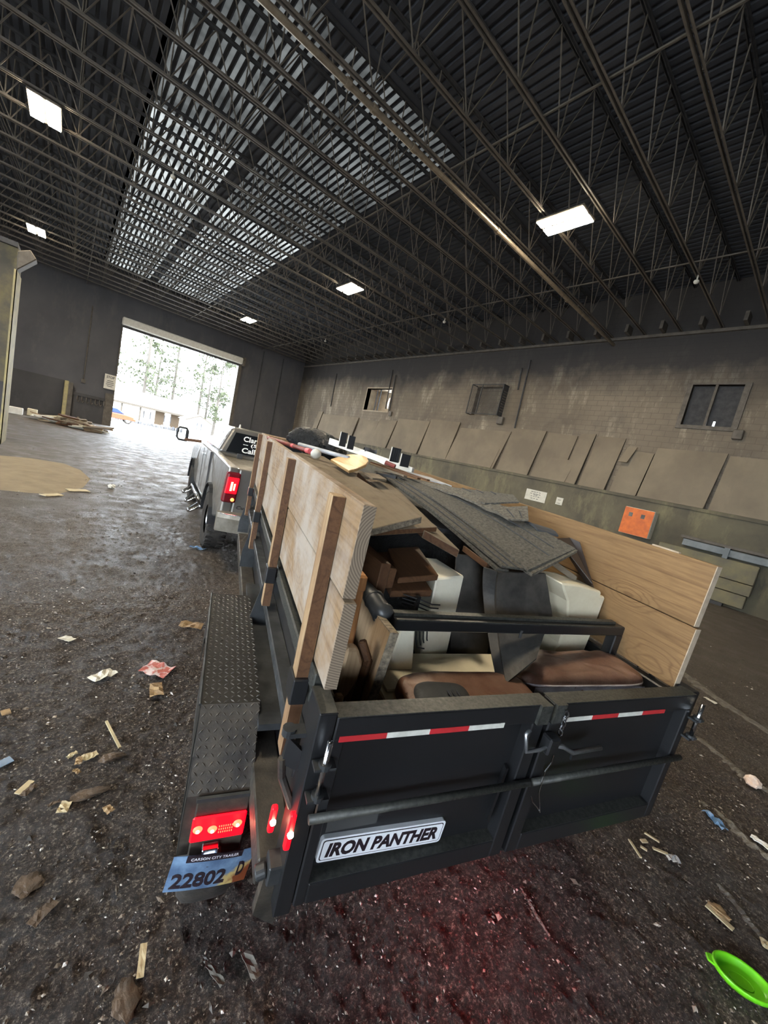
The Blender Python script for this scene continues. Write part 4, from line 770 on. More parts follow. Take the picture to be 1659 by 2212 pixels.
solo(MB().bar((0.475, 1.08, 1.17), (0.47, 1.06, 1.0), 0.03, 0.03, (0, 1, 0)), 'furniture_scrap', ['tan_panel'], 'short brown wooden leg low in the left rear corner', 'furniture', 'F', bevel=0.006)
# cushions
def cushion(c, size, yaw, tilt, roll=0.0, e=0.32, n=28, seed=1, wr=0.010, sag=None):
    R_ = Matrix.Rotation(yaw, 3, 'Z') @ Matrix.Rotation(roll, 3, 'Y') @ Matrix.Rotation(tilt, 3, 'X'); r = random.Random(seed); rows = []
    f = lambda v, p: math.copysign(abs(v)**p, v)
    for i in range(n+1):
        th = -math.pi/2+math.pi*i/n; row = []
        for j in range(2*n):
            ph = 2*math.pi*j/(2*n); x = f(math.cos(th), e)*f(math.cos(ph), e)*size[0]/2; y = f(math.cos(th), e)*f(math.sin(ph), e)*size[1]/2; z = f(math.sin(th), 0.55)*size[2]/2
            w = wr*(math.sin(x*38+3*math.sin(y*17+seed))*math.exp(-((x+size[0]*0.12)/0.2)**2)+0.5*math.sin(x*70+y*44))*(1 if z > 0 else 0.4)
            row.append(Vector(c)+R_ @ Vector((x, y, z+w)))
        rows.append(row)
    return MB().grid(rows, 0, True), R_
CC = (1.690, 1.185, 1.166); CS = (0.66, 0.25, 0.115); CT = 0.0
q, R_ = cushion(CC, CS, -0.20, CT, -0.12, seed=2, wr=0.007)
c1 = solo(q, 'sofa_cushion', ['leather'], 'wrinkled brown leather cushion lying behind the right barn door', 'cushion', 'F', smooth=True, base=(1.69, 1.195, 1.03))
pipe_ = [Vector(CC)+R_ @ Vector((0.325*math.copysign(abs(math.cos(a))**0.35, math.cos(a)), 0.128*math.copysign(abs(math.sin(a))**0.35, math.sin(a)), 0.012)) for a in np.linspace(0, 2*math.pi, 60)]
part(MB().tube(pipe_, 0.0055, 6), 'piping', ['leather_sheen'], c1, smooth=True)
fs_ = []
for k in range(15):
    x = -0.27+0.57*k/14; fs_.append([Vector(CC)+R_ @ Vector((x, -0.1275-0.003*math.sin(k*0.9+z*40), z)) for z in (-0.045, -0.030, -0.012, 0.008)])
part(MB().grid(fs_), 'front_gusset', ['leather_sheen'], c1, smooth=True, label='shiny wrinkled cushion side with blue light painted into its colour')
q, R_ = cushion((1.05, 1.09, 1.105), (0.62, 0.24, 0.12), -0.03, 0.15, seed=5, wr=0.004)
c2 = solo(q, 'sofa_cushion', ['leather'], 'long brown leather cushion with a black end behind the left barn door', 'cushion', 'F', smooth=True, base=(1.06, 1.08, 1.05))
q, R2_ = cushion((0.885, 1.045, 1.115), (0.24, 0.19, 0.125), -0.1, 0.2, e=0.5, n=16, seed=3, wr=0.001)
part(q, 'black_gusset', ['black_fabric'], c2, smooth=True)
for k in range(3): part(MB().tube([(0.895+0.02*k, 0.965, 1.10), (0.905+0.02*k, 0.985, 1.165), (0.885+0.02*k, 1.05, 1.192)], 0.004, 6), 'rib', ['black_fabric'], c2)
# far end of the load
def bag_mesh():
    bm = bmesh.new(); bmesh.ops.create_icosphere(bm, subdivisions=5, radius=1.0); q = MB(); vs = np.array([v.co[:] for v in bm.verts])
    d = 0.16*(vnoise(vs[:, 0]*3+9, vs[:, 1]*3+vs[:, 2]*2, 5)-0.5)+0.16*np.abs(vnoise(vs[:, 0]*7+vs[:, 2]*5, vs[:, 1]*7-vs[:, 2]*6, 8)-0.5)-0.10*np.abs(vnoise(vs[:, 0]*15, vs[:, 2]*15+vs[:, 1]*9, 3)-0.5)
    vs = vs*(1+d)[:, None]; out = [(0.90+0.315*x, 4.15+0.25*y, 1.855+0.165*z*(1.0 if z > 0 else 0.8)-0.03*x) for x, y, z in vs]
    q.add(out, [tuple(v.index for v in f.verts) for f in bm.faces]); bm.free(); return q
solo(bag_mesh(), 'trash_bag', ['bag'], 'shiny black plastic rubbish bag at the front of the load', 'bag', 'F', smooth=True, base=(0.9, 4.15, 1.69))
solo(MB().prism([(0.90, 3.72, 1.972), (1.48, 2.98, 1.895), (1.48, 2.98, 1.845), (0.90, 3.72, 1.912)], (0.03, 0.02, 0)), 'trim_board', ['white_paint'], 'long white painted trim board lying across the front of the load', 'board', 'F', bevel=0.002)
solo(MB().prism([(1.14, 3.55, 1.925), (1.34, 3.25, 1.91), (1.34, 3.25, 1.885), (1.14, 3.55, 1.895)], (0.05, 0.03, 0)), 'dark_pipe_piece', ['black_plastic'], 'dark plastic strip lying between the two black drawer boxes', 'strip', 'F')
q = MB().lathe([(0.022, -0.06), (0.028, -0.05), (0.028, 0.0), (0.018, 0.01), (0.018, 0.05), (0.026, 0.06)], (1.22, 3.40, 1.945), 0, 12)
solo(q, 'pipe_fitting', ['hazed_soot'], 'small dark pipe fitting resting on the dark plastic strip', 'fitting', 'F', smooth=True)
for i, (x, y, zt, zb, w, ang, nm) in enumerate(((0.955, 3.42, 2.052, 1.925, 0.062, 0.25, 'black open box standing behind the white trim board near the rubbish bag'), (1.315, 3.02, 2.026, 1.905, 0.085, 0.25, 'black ribbed open box standing at the right end of the white trim board'))):
    bx = thing('drawer_box', nm, 'box', (x, y, zb), 'F', 'black drawer boxes')
    R3 = Matrix.Rotation(-0.45, 3, 'Z'); 
    for j, (dx, dy, dzz) in enumerate(((0, 0, 0), (0.072+0.02*i, -0.02, -0.014-0.02*i))):
        q = MB(); q.box((x+dx-w/2, y+dy, zb+dzz*0.6), (x+dx+w/2, y+dy+0.012, zt+dzz)); part(q, 'panel', ['black_plastic'], bx, bevel=0.002)
        part(MB().box((x+dx-w/2-0.004, y+dy-0.002, zb+dzz*0.6), (x+dx-w/2, y+dy+0.012, zt+dzz)), 'pale_edge', ['white_paint'], bx)
    if i:
        for k in range(3): part(MB().box((x-0.02+0.018*k, y-0.003, zb+0.01), (x-0.016+0.018*k, y, zt-0.01)), 'rib', ['worn_steel'], bx)
P = [(0.769, 3.0, 1.817), (0.855, 3.05, 1.856), (0.95, 3.1, 1.887), (1.008, 3.0, 1.906), (1.028, 2.9, 1.898), (1.01, 2.8, 1.88), (0.959, 2.7, 1.853), (0.869, 2.6, 1.821), (0.778, 2.5, 1.8)]
solo(MB().slab(P, 0.022), 'table_leaf', ['maple'], 'rounded honey-coloured wooden tabletop lying on the grey plank', 'tabletop', 'F', bevel=0.003)
solo(MB().slab([(0.93, 2.62, 1.80), (1.06, 2.66, 1.805), (1.05, 2.46, 1.795), (0.93, 2.42, 1.79)], 0.012), 'board_scrap', ['grey_wood'], 'small dark square scrap in front of the honey-coloured tabletop', 'scrap', 'F')
rp = solo(MB().tube([(0.35, 3.75, 1.842), (0.565, 2.92, 1.848)], 0.017, 10), 'red_pole', ['red_paint'], 'scuffed red pole lying over the left sideboard top', 'pole', 'F', smooth=True, base=(0.45, 3.3, 1.83))
part(MB().tube([(0.561, 2.935, 1.848), (0.575, 2.88, 1.849)], 0.021, 10), 'pole_cap', ['pink'], rp, label='bright pink pole end')
part(MB().tube([(0.49, 3.21, 1.846), (0.50, 3.17, 1.8465)], 0.0185, 10), 'pole_band', ['pink'], rp)
solo(MB().tube([(0.60, 3.55, 1.855), (0.90, 2.95, 1.858)], 0.018, 10), 'pale_pole', ['pale_grey'], 'pale grey pole lying beside the red pole', 'pole', 'F', smooth=True, base=(0.7, 3.3, 1.87))
solo(MB().lathe([(0.0, -0.02), (0.028, -0.018), (0.040, 0.0), (0.036, 0.02), (0.0, 0.026)], (0.605, 2.80, 1.842), 1, 16), 'translucent_disc', ['paper'], 'round translucent cap near the ends of the red pole', 'cap', 'F', smooth=True)
wt = solo(MB().bar((1.02, 2.98, 1.925), (1.16, 2.82, 1.89), 0.03, 0.03), 'white_tube', ['white_paint'], 'short white tube beside the honey-coloured tabletop', 'tube', 'F')
part(MB().tube([(1.16, 2.82, 1.895), (1.22, 2.76, 1.882)], 0.017, 8), 'tube_sleeve', ['red_paint'], wt, label='dark red sleeve')
solo(MB().slab([(1.38, 2.85, 1.862), (1.52, 2.72, 1.862), (1.60, 2.5, 1.845), (1.46, 2.6, 1.845)], 0.008), 'plastic_sheet', ['pale_grey'], 'pale plastic sheet scrap behind the shingle heap', 'plastic', 'F')
q = MB(); q.box((0.46, 1.95, 0.70), (1.98, 4.35, 1.62))
bulk = solo(MB().prism([(0.44, 1.95, 0.69), (2.0, 1.95, 0.69), (2.0, 1.95, 1.55), (1.4, 1.95, 1.62), (0.8, 1.95, 1.60), (0.44, 1.95, 1.55)], (0, 2.4, 0.1)), 'mattress', ['hazed_soot'], 'dark bulky mattress filling the trailer under the planks and shingles', 'mattress', 'F')
# ------------------------------------------------------------------ pickup truck (x right, y forward)
TR = thing('pickup_truck', 'silver grey pickup truck with lit red tail lamp towing the trailer', 'truck', (2.84, 6.27, 0), 'W', rz=-math.radians(9.0))
def arch(cy, r=0.53, zc=0.46, a0=175, a1=5, n=12): return [(cy+r*math.cos(math.radians(a0+(a1-a0)*k/n)), zc+r*math.sin(math.radians(a0+(a1-a0)*k/n))) for k in range(n+1)]
def tumble(mb, k=0.12):
    mb.v = [(x*(1-k*max(0, z-1.05)**1.5-0.05*max(0, 0.85-z)), y, z) for x, y, z in mb.v]; return mb
side = [(-1.22, 0.80), (-0.55, 0.62)]+arch(0.0)[1:-1]+[(0.62, 0.56), (0.79, 0.56), (0.79, 1.50), (-1.22, 1.46)]
side_r = [(p[0], p[1]) for p in side]
def plate_side(outline, x0, x1): return MB().prism([(x0, y, z) for y, z in outline], (x1-x0, 0, 0))
for s_ in (-1, 1): part(tumble(plate_side(side_r, s_*1.0, s_*0.86)), 'bed_side', ['truck_paint'], TR, bevel=0.035, seg=3)
part(tumble(MB().box((-0.86, -1.235, 0.84), (0.86, -1.14, 1.45))), 'tailgate', ['truck_paint'], TR, bevel=0.02, seg=2)
part(MB().box((-0.87, -1.2, 0.88), (0.87, 0.78, 0.94)), 'bed_floor', ['hazed_soot'], TR)
part(MB().box((-0.86, 0.70, 0.9), (0.86, 0.78, 1.46)), 'bed_front', ['truck_paint'], TR)
part(MB().box((-0.84, -1.12, 1.40), (0.84, 0.72, 1.445)), 'bed_cover', ['bumper'], TR, bevel=0.01)
part(MB().box((-0.58, 0.60, 1.445), (-0.50, 0.68, 1.53)), 'cover_latch', ['hazed_soot'], TR)
cab = [(0.82, 0.54), (0.82, 1.50), (2.95, 1.50), (3.35, 1.47), (4.55, 1.36), (4.86, 1.18), (4.92, 0.62), (4.40, 0.56)]+arch(3.78, a0=5, a1=175)[1:-1]+[(3.16, 0.54)]
part(tumble(MB().prism([(-1.0, y, z) for y, z in cab], (2.0, 0, 0))), 'cab_body', ['truck_paint'], TR, bevel=0.05, seg=3)
lo = [(-0.88, 0.84, 1.49), (0.88, 0.84, 1.49), (0.88, 3.15, 1.49), (-0.88, 3.15, 1.49)]; hi = [(-0.68, 0.98, 1.96), (0.68, 0.98, 1.96), (0.66, 2.35, 1.98), (-0.66, 2.35, 1.98)]
gh = MB(); gh.add(lo+hi, [(0, 1, 5, 4), (1, 2, 6, 5), (2, 3, 7, 6), (3, 0, 4, 7), (4, 5, 6, 7), (0, 3, 2, 1)]); part(gh, 'cab_roof', ['truck_paint'], TR, bevel=0.05, seg=3)
def lerp_face(A, B, C_, D_, u0, u1, v0, v1, off):
    A, B, C_, D_ = map(Vector, (A, B, C_, D_)); n = (B-A).cross(D_-A).normalized()
    f = lambda u, v: (A*(1-u)+B*u)*(1-v)+(D_*(1-u)+C_*u)*v+n*off
    return [f(u0, v0), f(u1, v0), f(u1, v1), f(u0, v1)], n
P, n_ = lerp_face(lo[0], lo[1], hi[1], hi[0], 0.07, 0.93, 0.06, 0.84, 0.0)
rw = part(MB().prism(P, n_*0.006), 'rear_window', ['dark_glass'], TR)
for (a, b_, c_, d_) in ((3, 0, 4, 7), (1, 2, 6, 5)):
    A, B, C_, D_ = [(lo+hi)[i] for i in (a, b_, c_, d_)]
    for (u0, u1) in ((0.30, 0.58), (0.62, 0.93)) if a == 3 else ((0.07, 0.38), (0.42, 0.70)):
        P, n2 = lerp_face(A, B, C_, D_, u0, u1, 0.10, 0.84, 0.0); part(MB().prism(P, n2*0.006), 'side_window', ['dark_glass'], TR)
P, n2 = lerp_face(lo[2], lo[3], hi[3], hi[2], 0.06, 0.94, 0.06, 0.92, 0.0); part(MB().prism(P, n2*0.006), 'windscreen', ['dark_glass'], TR)
# lettering on the rear window
A, B, C_, D_ = map(Vector, (lo[0], lo[1], hi[1], hi[0])); rt = (B-A).normalized(); upv = (D_+C_-A-B).normalized(); upv = (upv-rt*upv.dot(rt)).normalized(); nn = rt.cross(upv)
for txt, x, zf, w, h in (('Clar', -0.345, 0.66, 0.25, 0.10), ('-- (5', -0.345, 0.44, 0.25, 0.08), ('Call', -0.36, 0.22, 0.24, 0.10)):
    tm = text_mesh(txt, 0.2, 0.0005, 0.004, 0.08, w, h); q = MB(); c = (A+B)/2*(1-zf)+(C_+D_)/2*zf+nn*0.008
    place_text(q, tm, c+rt*x, rt, upv); part(q, 'window_lettering', ['white_text'], rw)
tb = part(MB().box((-0.20, 0.925, 1.885), (0.20, 0.962, 1.945)), 'third_brake_lamp', ['lens_red'], TR, bevel=0.008)
part(MB().box((-0.12, 0.918, 1.90), (-0.06, 0.928, 1.93)).box((0.06, 0.918, 1.90), (0.12, 0.928, 1.93)), 'lamp_reflector', ['chrome'], tb)
part(MB().lathe([(0.0, 0.07), (0.012, 0.06), (0.02, 0.0)], (-0.55, 1.05, 1.975), 2, 10), 'roof_antenna', ['white_paint'], TR, smooth=True)
for s_ in (-1, 1):
    tl = part(tumble(MB().box((s_*1.005, -1.25, 0.98), (s_*0.82, -1.10, 1.40))), 'tail_lamp', ['lens_red'], TR, bevel=0.03, seg=2)
    part(tumble(MB().box((s_*0.985, -1.262, 1.11), (s_*0.835, -1.24, 1.33))), 'lit_segment', ['lamp_red'], tl, bevel=0.03, seg=2)
    part(tumble(MB().box((s_*0.93, -1.270, 1.15), (s_*0.905, -1.25, 1.27)).box((s_*0.89, -1.270, 1.16), (s_*0.87, -1.25, 1.25))), 'lit_bulb', ['lamp_hot'], tl)
    part(MB().lathe([(0.0, -0.012), (0.022, -0.008), (0.025, 0.0)], (s_*0.87, -1.25, 1.03), 1, 10), 'amber_lamp', ['amber'], tl, smooth=True)
q = MB(); n = 14
rowsb = []
for k in range(n+1):
    x = -1.03+2.06*k/n; cv = -1.46+0.16*abs(x/1.03)**3
    rowsb.append([(x, -1.20, 0.86), (x, cv, 0.855), (x, cv-0.01, 0.79), (x, cv+0.02, 0.60), (x, -1.2, 0.60)])
q.grid(rowsb); q.add([rowsb[0][i] for i in range(5)], [(0, 1, 2, 3, 4)]); q.add([rowsb[-1][i] for i in range(5)], [(0, 1, 2, 3, 4)])
bp = part(q, 'rear_bumper', ['bumper'], TR); part(MB().box((-0.7, -1.455, 0.858), (0.7, -1.30, 0.868)), 'bumper_step_pad', ['hazed_soot'], bp)
part(MB().tube([(x, -1.46+0.16*abs(x/1.03)**3-0.004, 0.845) for x in np.linspace(-1.0, -0.4, 7)], 0.008, 6), 'bumper_highlight_trim', ['chrome'], bp)
tm = text_mesh('Cum', 0.1, 0.001, 0.002, 0.1, 0.16, 0.045); q = MB(); place_text(q, tm, (-0.72, -1.2385, 0.93), (1, 0, 0), (0, 0, 1)); part(q, 'tailgate_badge', ['chrome'], TR)
part(MB().box((-0.12, -1.25, 1.22), (0.12, -1.236, 1.32)), 'tailgate_handle', ['hazed_soot'], TR, bevel=0.01)
TY2 = [(0.23, -0.13), (0.33, -0.155), (0.40, -0.155), (0.435, -0.13), (0.445, -0.08), (0.445, 0.08), (0.435, 0.13), (0.40, 0.155), (0.33, 0.155), (0.23, 0.13)]
for (y, nm) in ((0.0, 'rear'), (3.78, 'front')):
    for s_ in (-1, 1):
        c = (s_*0.865, y, 0.443); w = part(MB().lathe(TY2, c, 0, 32), 'wheel', ['rubber'], TR, smooth=True)
        part(MB().lathe([(0.03, -s_*-0.07), (0.10, s_*0.08), (0.17, s_*0.02), (0.21, s_*0.10), (0.235, s_*0.12), (0.235, -s_*0.1)], c, 0, 20), 'wheel_rim', ['chrome'], w, smooth=True)
        tb_ = MB()
        for k in range(30):
            a = 2*math.pi*k/30
            for h0, h1 in ((-0.145, -0.05), (0.05, 0.145)): tb_.bar((c[0]+h0, y+0.447*math.cos(a), 0.443+0.447*math.sin(a)), (c[0]+h1, y+0.447*math.cos(a+0.06), 0.443+0.447*math.sin(a+0.06)), 0.035, 0.012, (0, math.cos(a), math.sin(a)))
        part(tb_, 'tread_blocks', ['rubber'], w, kind='stuff')
        q = MB(); pts = arch(y, 0.55, 0.47, 178, 2, 14); q.grid([[(s_*0.93, a, b_), (s_*1.045, a, b_), (s_*1.05, a+0.0, b_+0.02), (s_*0.93, a, b_+0.03)] for a, b_ in pts]); part(q, 'wheel_arch_flare', ['black_plastic'], TR)
part(MB().bar((-0.9, 0, 0.44), (0.9, 0, 0.44), 0.12, 0.12).box((-0.5, -1.1, 0.55), (-0.4, 4.6, 0.68)).box((0.4, -1.1, 0.55), (0.5, 4.6, 0.68)), 'chassis', ['hazed_soot'], TR)
for s_ in (-1, 1):
    sb = part(MB().tube([(s_*1.02, 0.62, 0.50), (s_*1.02, 2.95, 0.50)], 0.038, 10), 'side_step_bar', ['chrome'], TR, smooth=True)
    for y in (0.72, 1.55, 2.5): part(MB().tube([(s_*1.03, y, 0.49), (s_*1.17, y+0.03, 0.38), (s_*1.20, y+0.10, 0.36), (s_*1.20, y+0.26, 0.36), (s_*1.17, y+0.33, 0.38), (s_*1.03, y+0.36, 0.49)], 0.022, 8), 'step_loop', ['chrome'], sb, smooth=True)
    mr = part(MB().bar((s_*0.98, 2.85, 1.50), (s_*1.32, 2.88, 1.47), 0.05, 0.06), 'mirror_arm', ['brown_wood'], TR, bevel=0.01)  # brown of the arm is a reflection put into its colour
    part(MB().tube([(s_*1.27, 2.88, 1.45), (s_*1.27, 2.88, 1.66), (s_*1.30, 2.88, 1.71), (s_*1.44, 2.88, 1.71), (s_*1.47, 2.88, 1.66), (s_*1.47, 2.88, 1.50), (s_*1.43, 2.88, 1.45), (s_*1.27, 2.88, 1.45)], 0.022, 8), 'mirror_frame', ['black_plastic'], mr, smooth=True)
    part(MB().box((s_*1.29, 2.90, 1.46), (s_*1.31, 2.91, 1.70)), 'mirror_brace', ['black_plastic'], mr)
    part(MB().bar((s_*0.985, 1.98, 1.30), (s_*0.985, 2.18, 1.30), 0.02, 0.035), 'door_handle', ['chrome'], TR); part(MB().box((s_*0.995, 0.79, 0.6), (s_*0.90, 0.82, 1.46)), 'body_gap', ['hazed_soot'], TR)
    part(MB().box((s_*1.003, 1.88, 0.62), (s_*0.995, 1.895, 1.44)), 'door_gap', ['hazed_soot'], TR)
part(MB().tube([(0, -1.4, 0.62), (0, -1.2, 0.60)], 0.03, 8).box((-0.04, -1.55, 0.55), (0.04, -1.3, 0.62)), 'hitch', ['hazed_soot'], TR)
# ------------------------------------------------------------------ ceiling lamps
def lamp(x, y, label, rz=0.0):
    t = thing('ceiling_light', label, 'lamp', (x, y, 8.45), 'W', 'high-bay ceiling lights', rz)
    part(MB().box((-0.32, -0.60, 0.06), (0.32, 0.60, 0.13)), 'housing', ['grime_metal'], t, bevel=0.02)
    for s_ in (-1, 1): part(MB().box((s_*0.175-0.125, -0.57, 0.045), (s_*0.175+0.125, 0.57, 0.062)), 'diffuser', ['light_panel'], t)
    for s_ in (-1, 1): part(MB().tube([(0, s_*0.45, 0.13), (0, s_*0.45, 0.25)], 0.01, 5), 'hanger', ['hazed_soot'], t)
    return t
for x, y, lb in ((8.68, 6.0, 'large glowing twin-panel ceiling light nearest the camera, above the load'), (8.42, 15.05, 'glowing ceiling light second from the camera in the right-hand row'), (8.05, 26.0, 'small glowing ceiling light farthest away, above the bright doorway'),
                 (-1.06, 14.83, 'large square glowing ceiling light at the left edge of the photo'), (-1.75, 25.8, 'small glowing ceiling light above the yellow dividing wall end')): lamp(x, y, lb)
for x, y, lb in ((-1.2, 3.5, 'ceiling light of the left-hand row beside the camera'),): lamp(x, y, lb)
part(MB().tube([(-0.95, 22.0, 8.6), (-0.95, 22.02, 10.1)], 0.02, 5), 'conduit', ['grime_metal'], ceil)
part(MB().tube([(-1.30, 14.8, 10.1), (-1.32, 25.6, 10.1)], 0.02, 5), 'conduit', ['grime_metal'], ceil)
for x, y, lb in ((1.72, 14.33, 'small white sprinkler head under the skylights in front of the far left lamp'), (1.23, 23.402, 'tiny white sprinkler head under the joists above the doorway'), (12.3, 13.196, 'tiny white sprinkler head high up by the right wall corner'), (12.5, 4.124, 'small white sprinkler head on a joist at the far right of the photo'), (12.1, 23.402, 'tiny white sprinkler head near the far right lamp')):
    q = MB().lathe([(0.0, -0.06), (0.05, -0.05), (0.07, -0.01), (0.06, 0.02), (0.02, 0.04), (0.02, 0.17)], (x, y, 8.5), 2, 12); solo(q, 'fire_sprinkler', ['white_paint'], lb, 'sprinkler', group='white sprinkler heads', smooth=True, base=(x, y, 8.44))
# ------------------------------------------------------------------ right wall: fan niche, caged fan, window
M['tan_jamb'] = mat('tan_painted_jamb', (0.42, 0.34, 0.24), (0.30, 0.25, 0.19), 0.8, 0, 3)
y0, y1, z0, z1 = FAN1
q = MB().box((XW-0.02, y0-0.06, z0-0.08), (XW+0.9, y0, z1+0.08)).box((XW-0.02, y1, z0-0.08), (XW+0.9, y1+0.06, z1+0.08)).box((XW-0.02, y0, z1), (XW+0.9, y1, z1+0.08)).box((XW-0.02, y0, z0-0.08), (XW+0.9, y1, z0))
w1 = struct(q, 'window_1', ['tan_jamb'])
fc = Vector((XW+0.9, 20.6+0.72, 5.9)); q = MB(); n = 24; RO = 0.62
cir = [(fc.y+RO*math.cos(2*math.pi*k/n), fc.z+RO*math.sin(2*math.pi*k/n)) for k in range(n)]
sq = []
for k in range(n):
    a = 2*math.pi*k/n; cxx, szz = math.cos(a), math.sin(a); mx = max(abs(cxx), abs(szz)); sq.append((fc.y+0.72*cxx/mx, fc.z+0.74*szz/mx))
for k in range(n):
    j = (k+1) % n; q.prism([(fc.x, *cir[k]), (fc.x, *cir[j]), (fc.x, *sq[j]), (fc.x, *sq[k])], (0.03, 0, 0))
q.box((fc.x, fc.y+0.72, z0), (fc.x+0.03, y1, z1)); part(q, 'back_plate', ['tan_jamb'], w1)
for k in range(4):
    a = math.radians(40+90*k); u = Vector((0.12, math.cos(a), math.sin(a))); v = Vector((0, -math.sin(a), math.cos(a)))
    part(MB().slab([fc+Vector((0.02, 0, 0))+u*0.08-v*0.03, fc+Vector((0.02, 0, 0))+u*0.58-v*0.10, fc+Vector((0.02, 0, 0))+u*0.58+v*0.06, fc+Vector((0.02, 0, 0))+u*0.08+v*0.03], 0.006), 'fan_blade', ['hazed_soot'], w1)
part(MB().lathe([(0, -0.1), (0.1, -0.1), (0.1, 0.05), (0, 0.05)], fc, 0, 12).bar((fc.x-0.02, fc.y-0.65, fc.z), (fc.x-0.02, fc.y+0.65, fc.z), 0.03, 0.03), 'fan_hub', ['hazed_soot'], w1)
part(MB().box((XW+0.3, y0+1.55, z0), (XW+0.36, y0+1.62, z1)).box((XW+0.3, y0+1.95, z0), (XW+0.36, y0+1.98, z1)), 'niche_mullion', ['hazed_soot'], w1)
part(MB().box((XW-0.1, 20.05, 4.85), (XW, 20.3, 5.15)), 'switch_box', ['grime_metal'], w1, bevel=0.02)
# caged fan
y0, y1, z0, z1 = FAN2
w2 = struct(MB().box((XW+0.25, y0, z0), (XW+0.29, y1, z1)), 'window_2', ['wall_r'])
cg = MB(); X0 = XW-0.42
for (a, b_) in (((X0, y0, z0), (X0, y1, z0)), ((X0, y1, z0), (X0, y1, z1)), ((X0, y1, z1), (X0, y0, z1)), ((X0, y0, z1), (X0, y0, z0)), ((X0, y1, z0), (XW, y1, z0)), ((X0, y1, z1), (XW, y1, z1)), ((X0, y0, z0), (XW, y0, z0)), ((X0, y0, z1), (XW, y0, z1)), ((X0, y0+1.25, z0), (X0, y0+1.25, z1))): cg.bar(a, b_, 0.035, 0.035)
part(cg, 'cage_frame', ['hazed_soot'], w2)
wg = MB()
for k in range(1, 30): wg.bar((X0, y0+(y1-y0)*k/30, z0), (X0, y0+(y1-y0)*k/30, z1), 0.008, 0.008)
for k in range(1, 20): wg.bar((X0, y0, z0+(z1-z0)*k/20), (X0, y1, z0+(z1-z0)*k/20), 0.008, 0.008)
part(wg, 'wire_guard', ['hazed_soot'], w2, kind='stuff')
part(MB().box((XW-0.36, y0+0.02, z0), (XW+0.2, y0+0.06, z1)), 'side_plate', ['hazed_soot'], w2)
for k in range(9): part(MB().box((XW-0.30, y0-0.01, z0+0.18+0.12*k), (XW-0.02, y0+0.015, z0+0.22+0.12*k), R=Matrix.Rotation(0.5, 3, 'X')), 'louvre', ['grime_metal'], w2)
part(MB().box((XW-0.18, y0-0.22, z0-0.38), (XW, y0+0.1, z0-0.02)), 'motor_switch', ['grime_metal'], w2, bevel=0.02)
# framed dark window
y0, y1, z0, z1 = WIN3
w3 = struct(MB().box((XW-0.06, y0-0.16, z0-0.12), (XW+0.1, y0, z1+0.06)).box((XW-0.06, y1, z0-0.12), (XW+0.1, y1+0.14, z1+0.06)).box((XW-0.06, y0, z1), (XW+0.1, y1, z1+0.06)).box((XW-0.06, y0, z0-0.12), (XW+0.1, y1, z0)), 'window_3', ['grime_metal'])
part(MB().box((XW-0.04, 3.74, z0), (XW+0.06, 3.81, z1)), 'mullion', ['grime_metal'], w3)
part(MB().box((XW+0.16, 3.77, z0), (XW+0.19, y1, z1)), 'window_pane', ['hazed_soot'], w3)
for (ya, yb, za, zb) in ((y0, 3.77, z0+0.2, z1), (y0, 3.55, z0, z0+0.2), (3.61, 3.77, z0, z0+0.2)): part(MB().box((XW+0.16, ya, za), (XW+0.19, yb, zb)), 'window_pane', ['hazed_soot'], w3)
part(MB().box((XW-0.15, 2.72, 5.08), (XW, 2.98, 5.38)), 'switch_box', ['grime_metal'], w3, bevel=0.02)
# signs and orange board on the push wall
def notice(y0, y1, z0, z1, lines, label):
    t = solo(MB().box((15.735, y0, z0), (15.748, y1, z1)), 'wall_notice', ['paper'], label, 'sign', base=(15.74, (y0+y1)/2, z0))
    for k, (f, l) in enumerate(lines):
        zc = z1-(z1-z0)*f; yc = (y0+y1)/2; hw = (y1-y0)*l/2; q = MB(); n = max(2, int(l*9)); r = random.Random(k)
        for j in range(n):
            a = yc+hw-2*hw*j/n; w_ = 2*hw/n*(0.55+0.35*r.random()); q.box((15.731, a-w_, zc-0.012), (15.7352, a, zc+0.012))
        part(q, 'print_line', ['ink'], t)
    return t
notice(8.22, 9.18, 1.74, 2.2, ((0.18, 0.5), (0.36, 0.55), (0.46, 0.2), (0.60, 0.45), (0.80, 0.4)), 'large white paper notice on the right push wall above the sideboard')
notice(7.48, 7.76, 1.82, 2.12, ((0.35, 0.5), (0.8, 0.5)), 'small torn white paper beside the large notice on the push wall')
ob = thing('orange_board', 'bright orange board leaning on the right push wall beyond the sideboard', 'board', (15.67, 4.6, 1.40), 'W')
part(MB().box((-0.36, -0.47, 0.0), (0.08, 0.45, 0.94)), 'case', ['foam_white'], ob, bevel=0.02)
part(MB().box((-0.375, -0.46, 0.01), (-0.358, 0.44, 0.93)), 'front_face', ['orange_board'], ob)
for y in (-0.16, 0.22): part(MB().box((-0.379, y-0.06, 0.62), (-0.374, y+0.06, 0.76)), 'dark_square', ['ink'], ob)
# shelf bracket for the board and the low stacked blocks along the wall

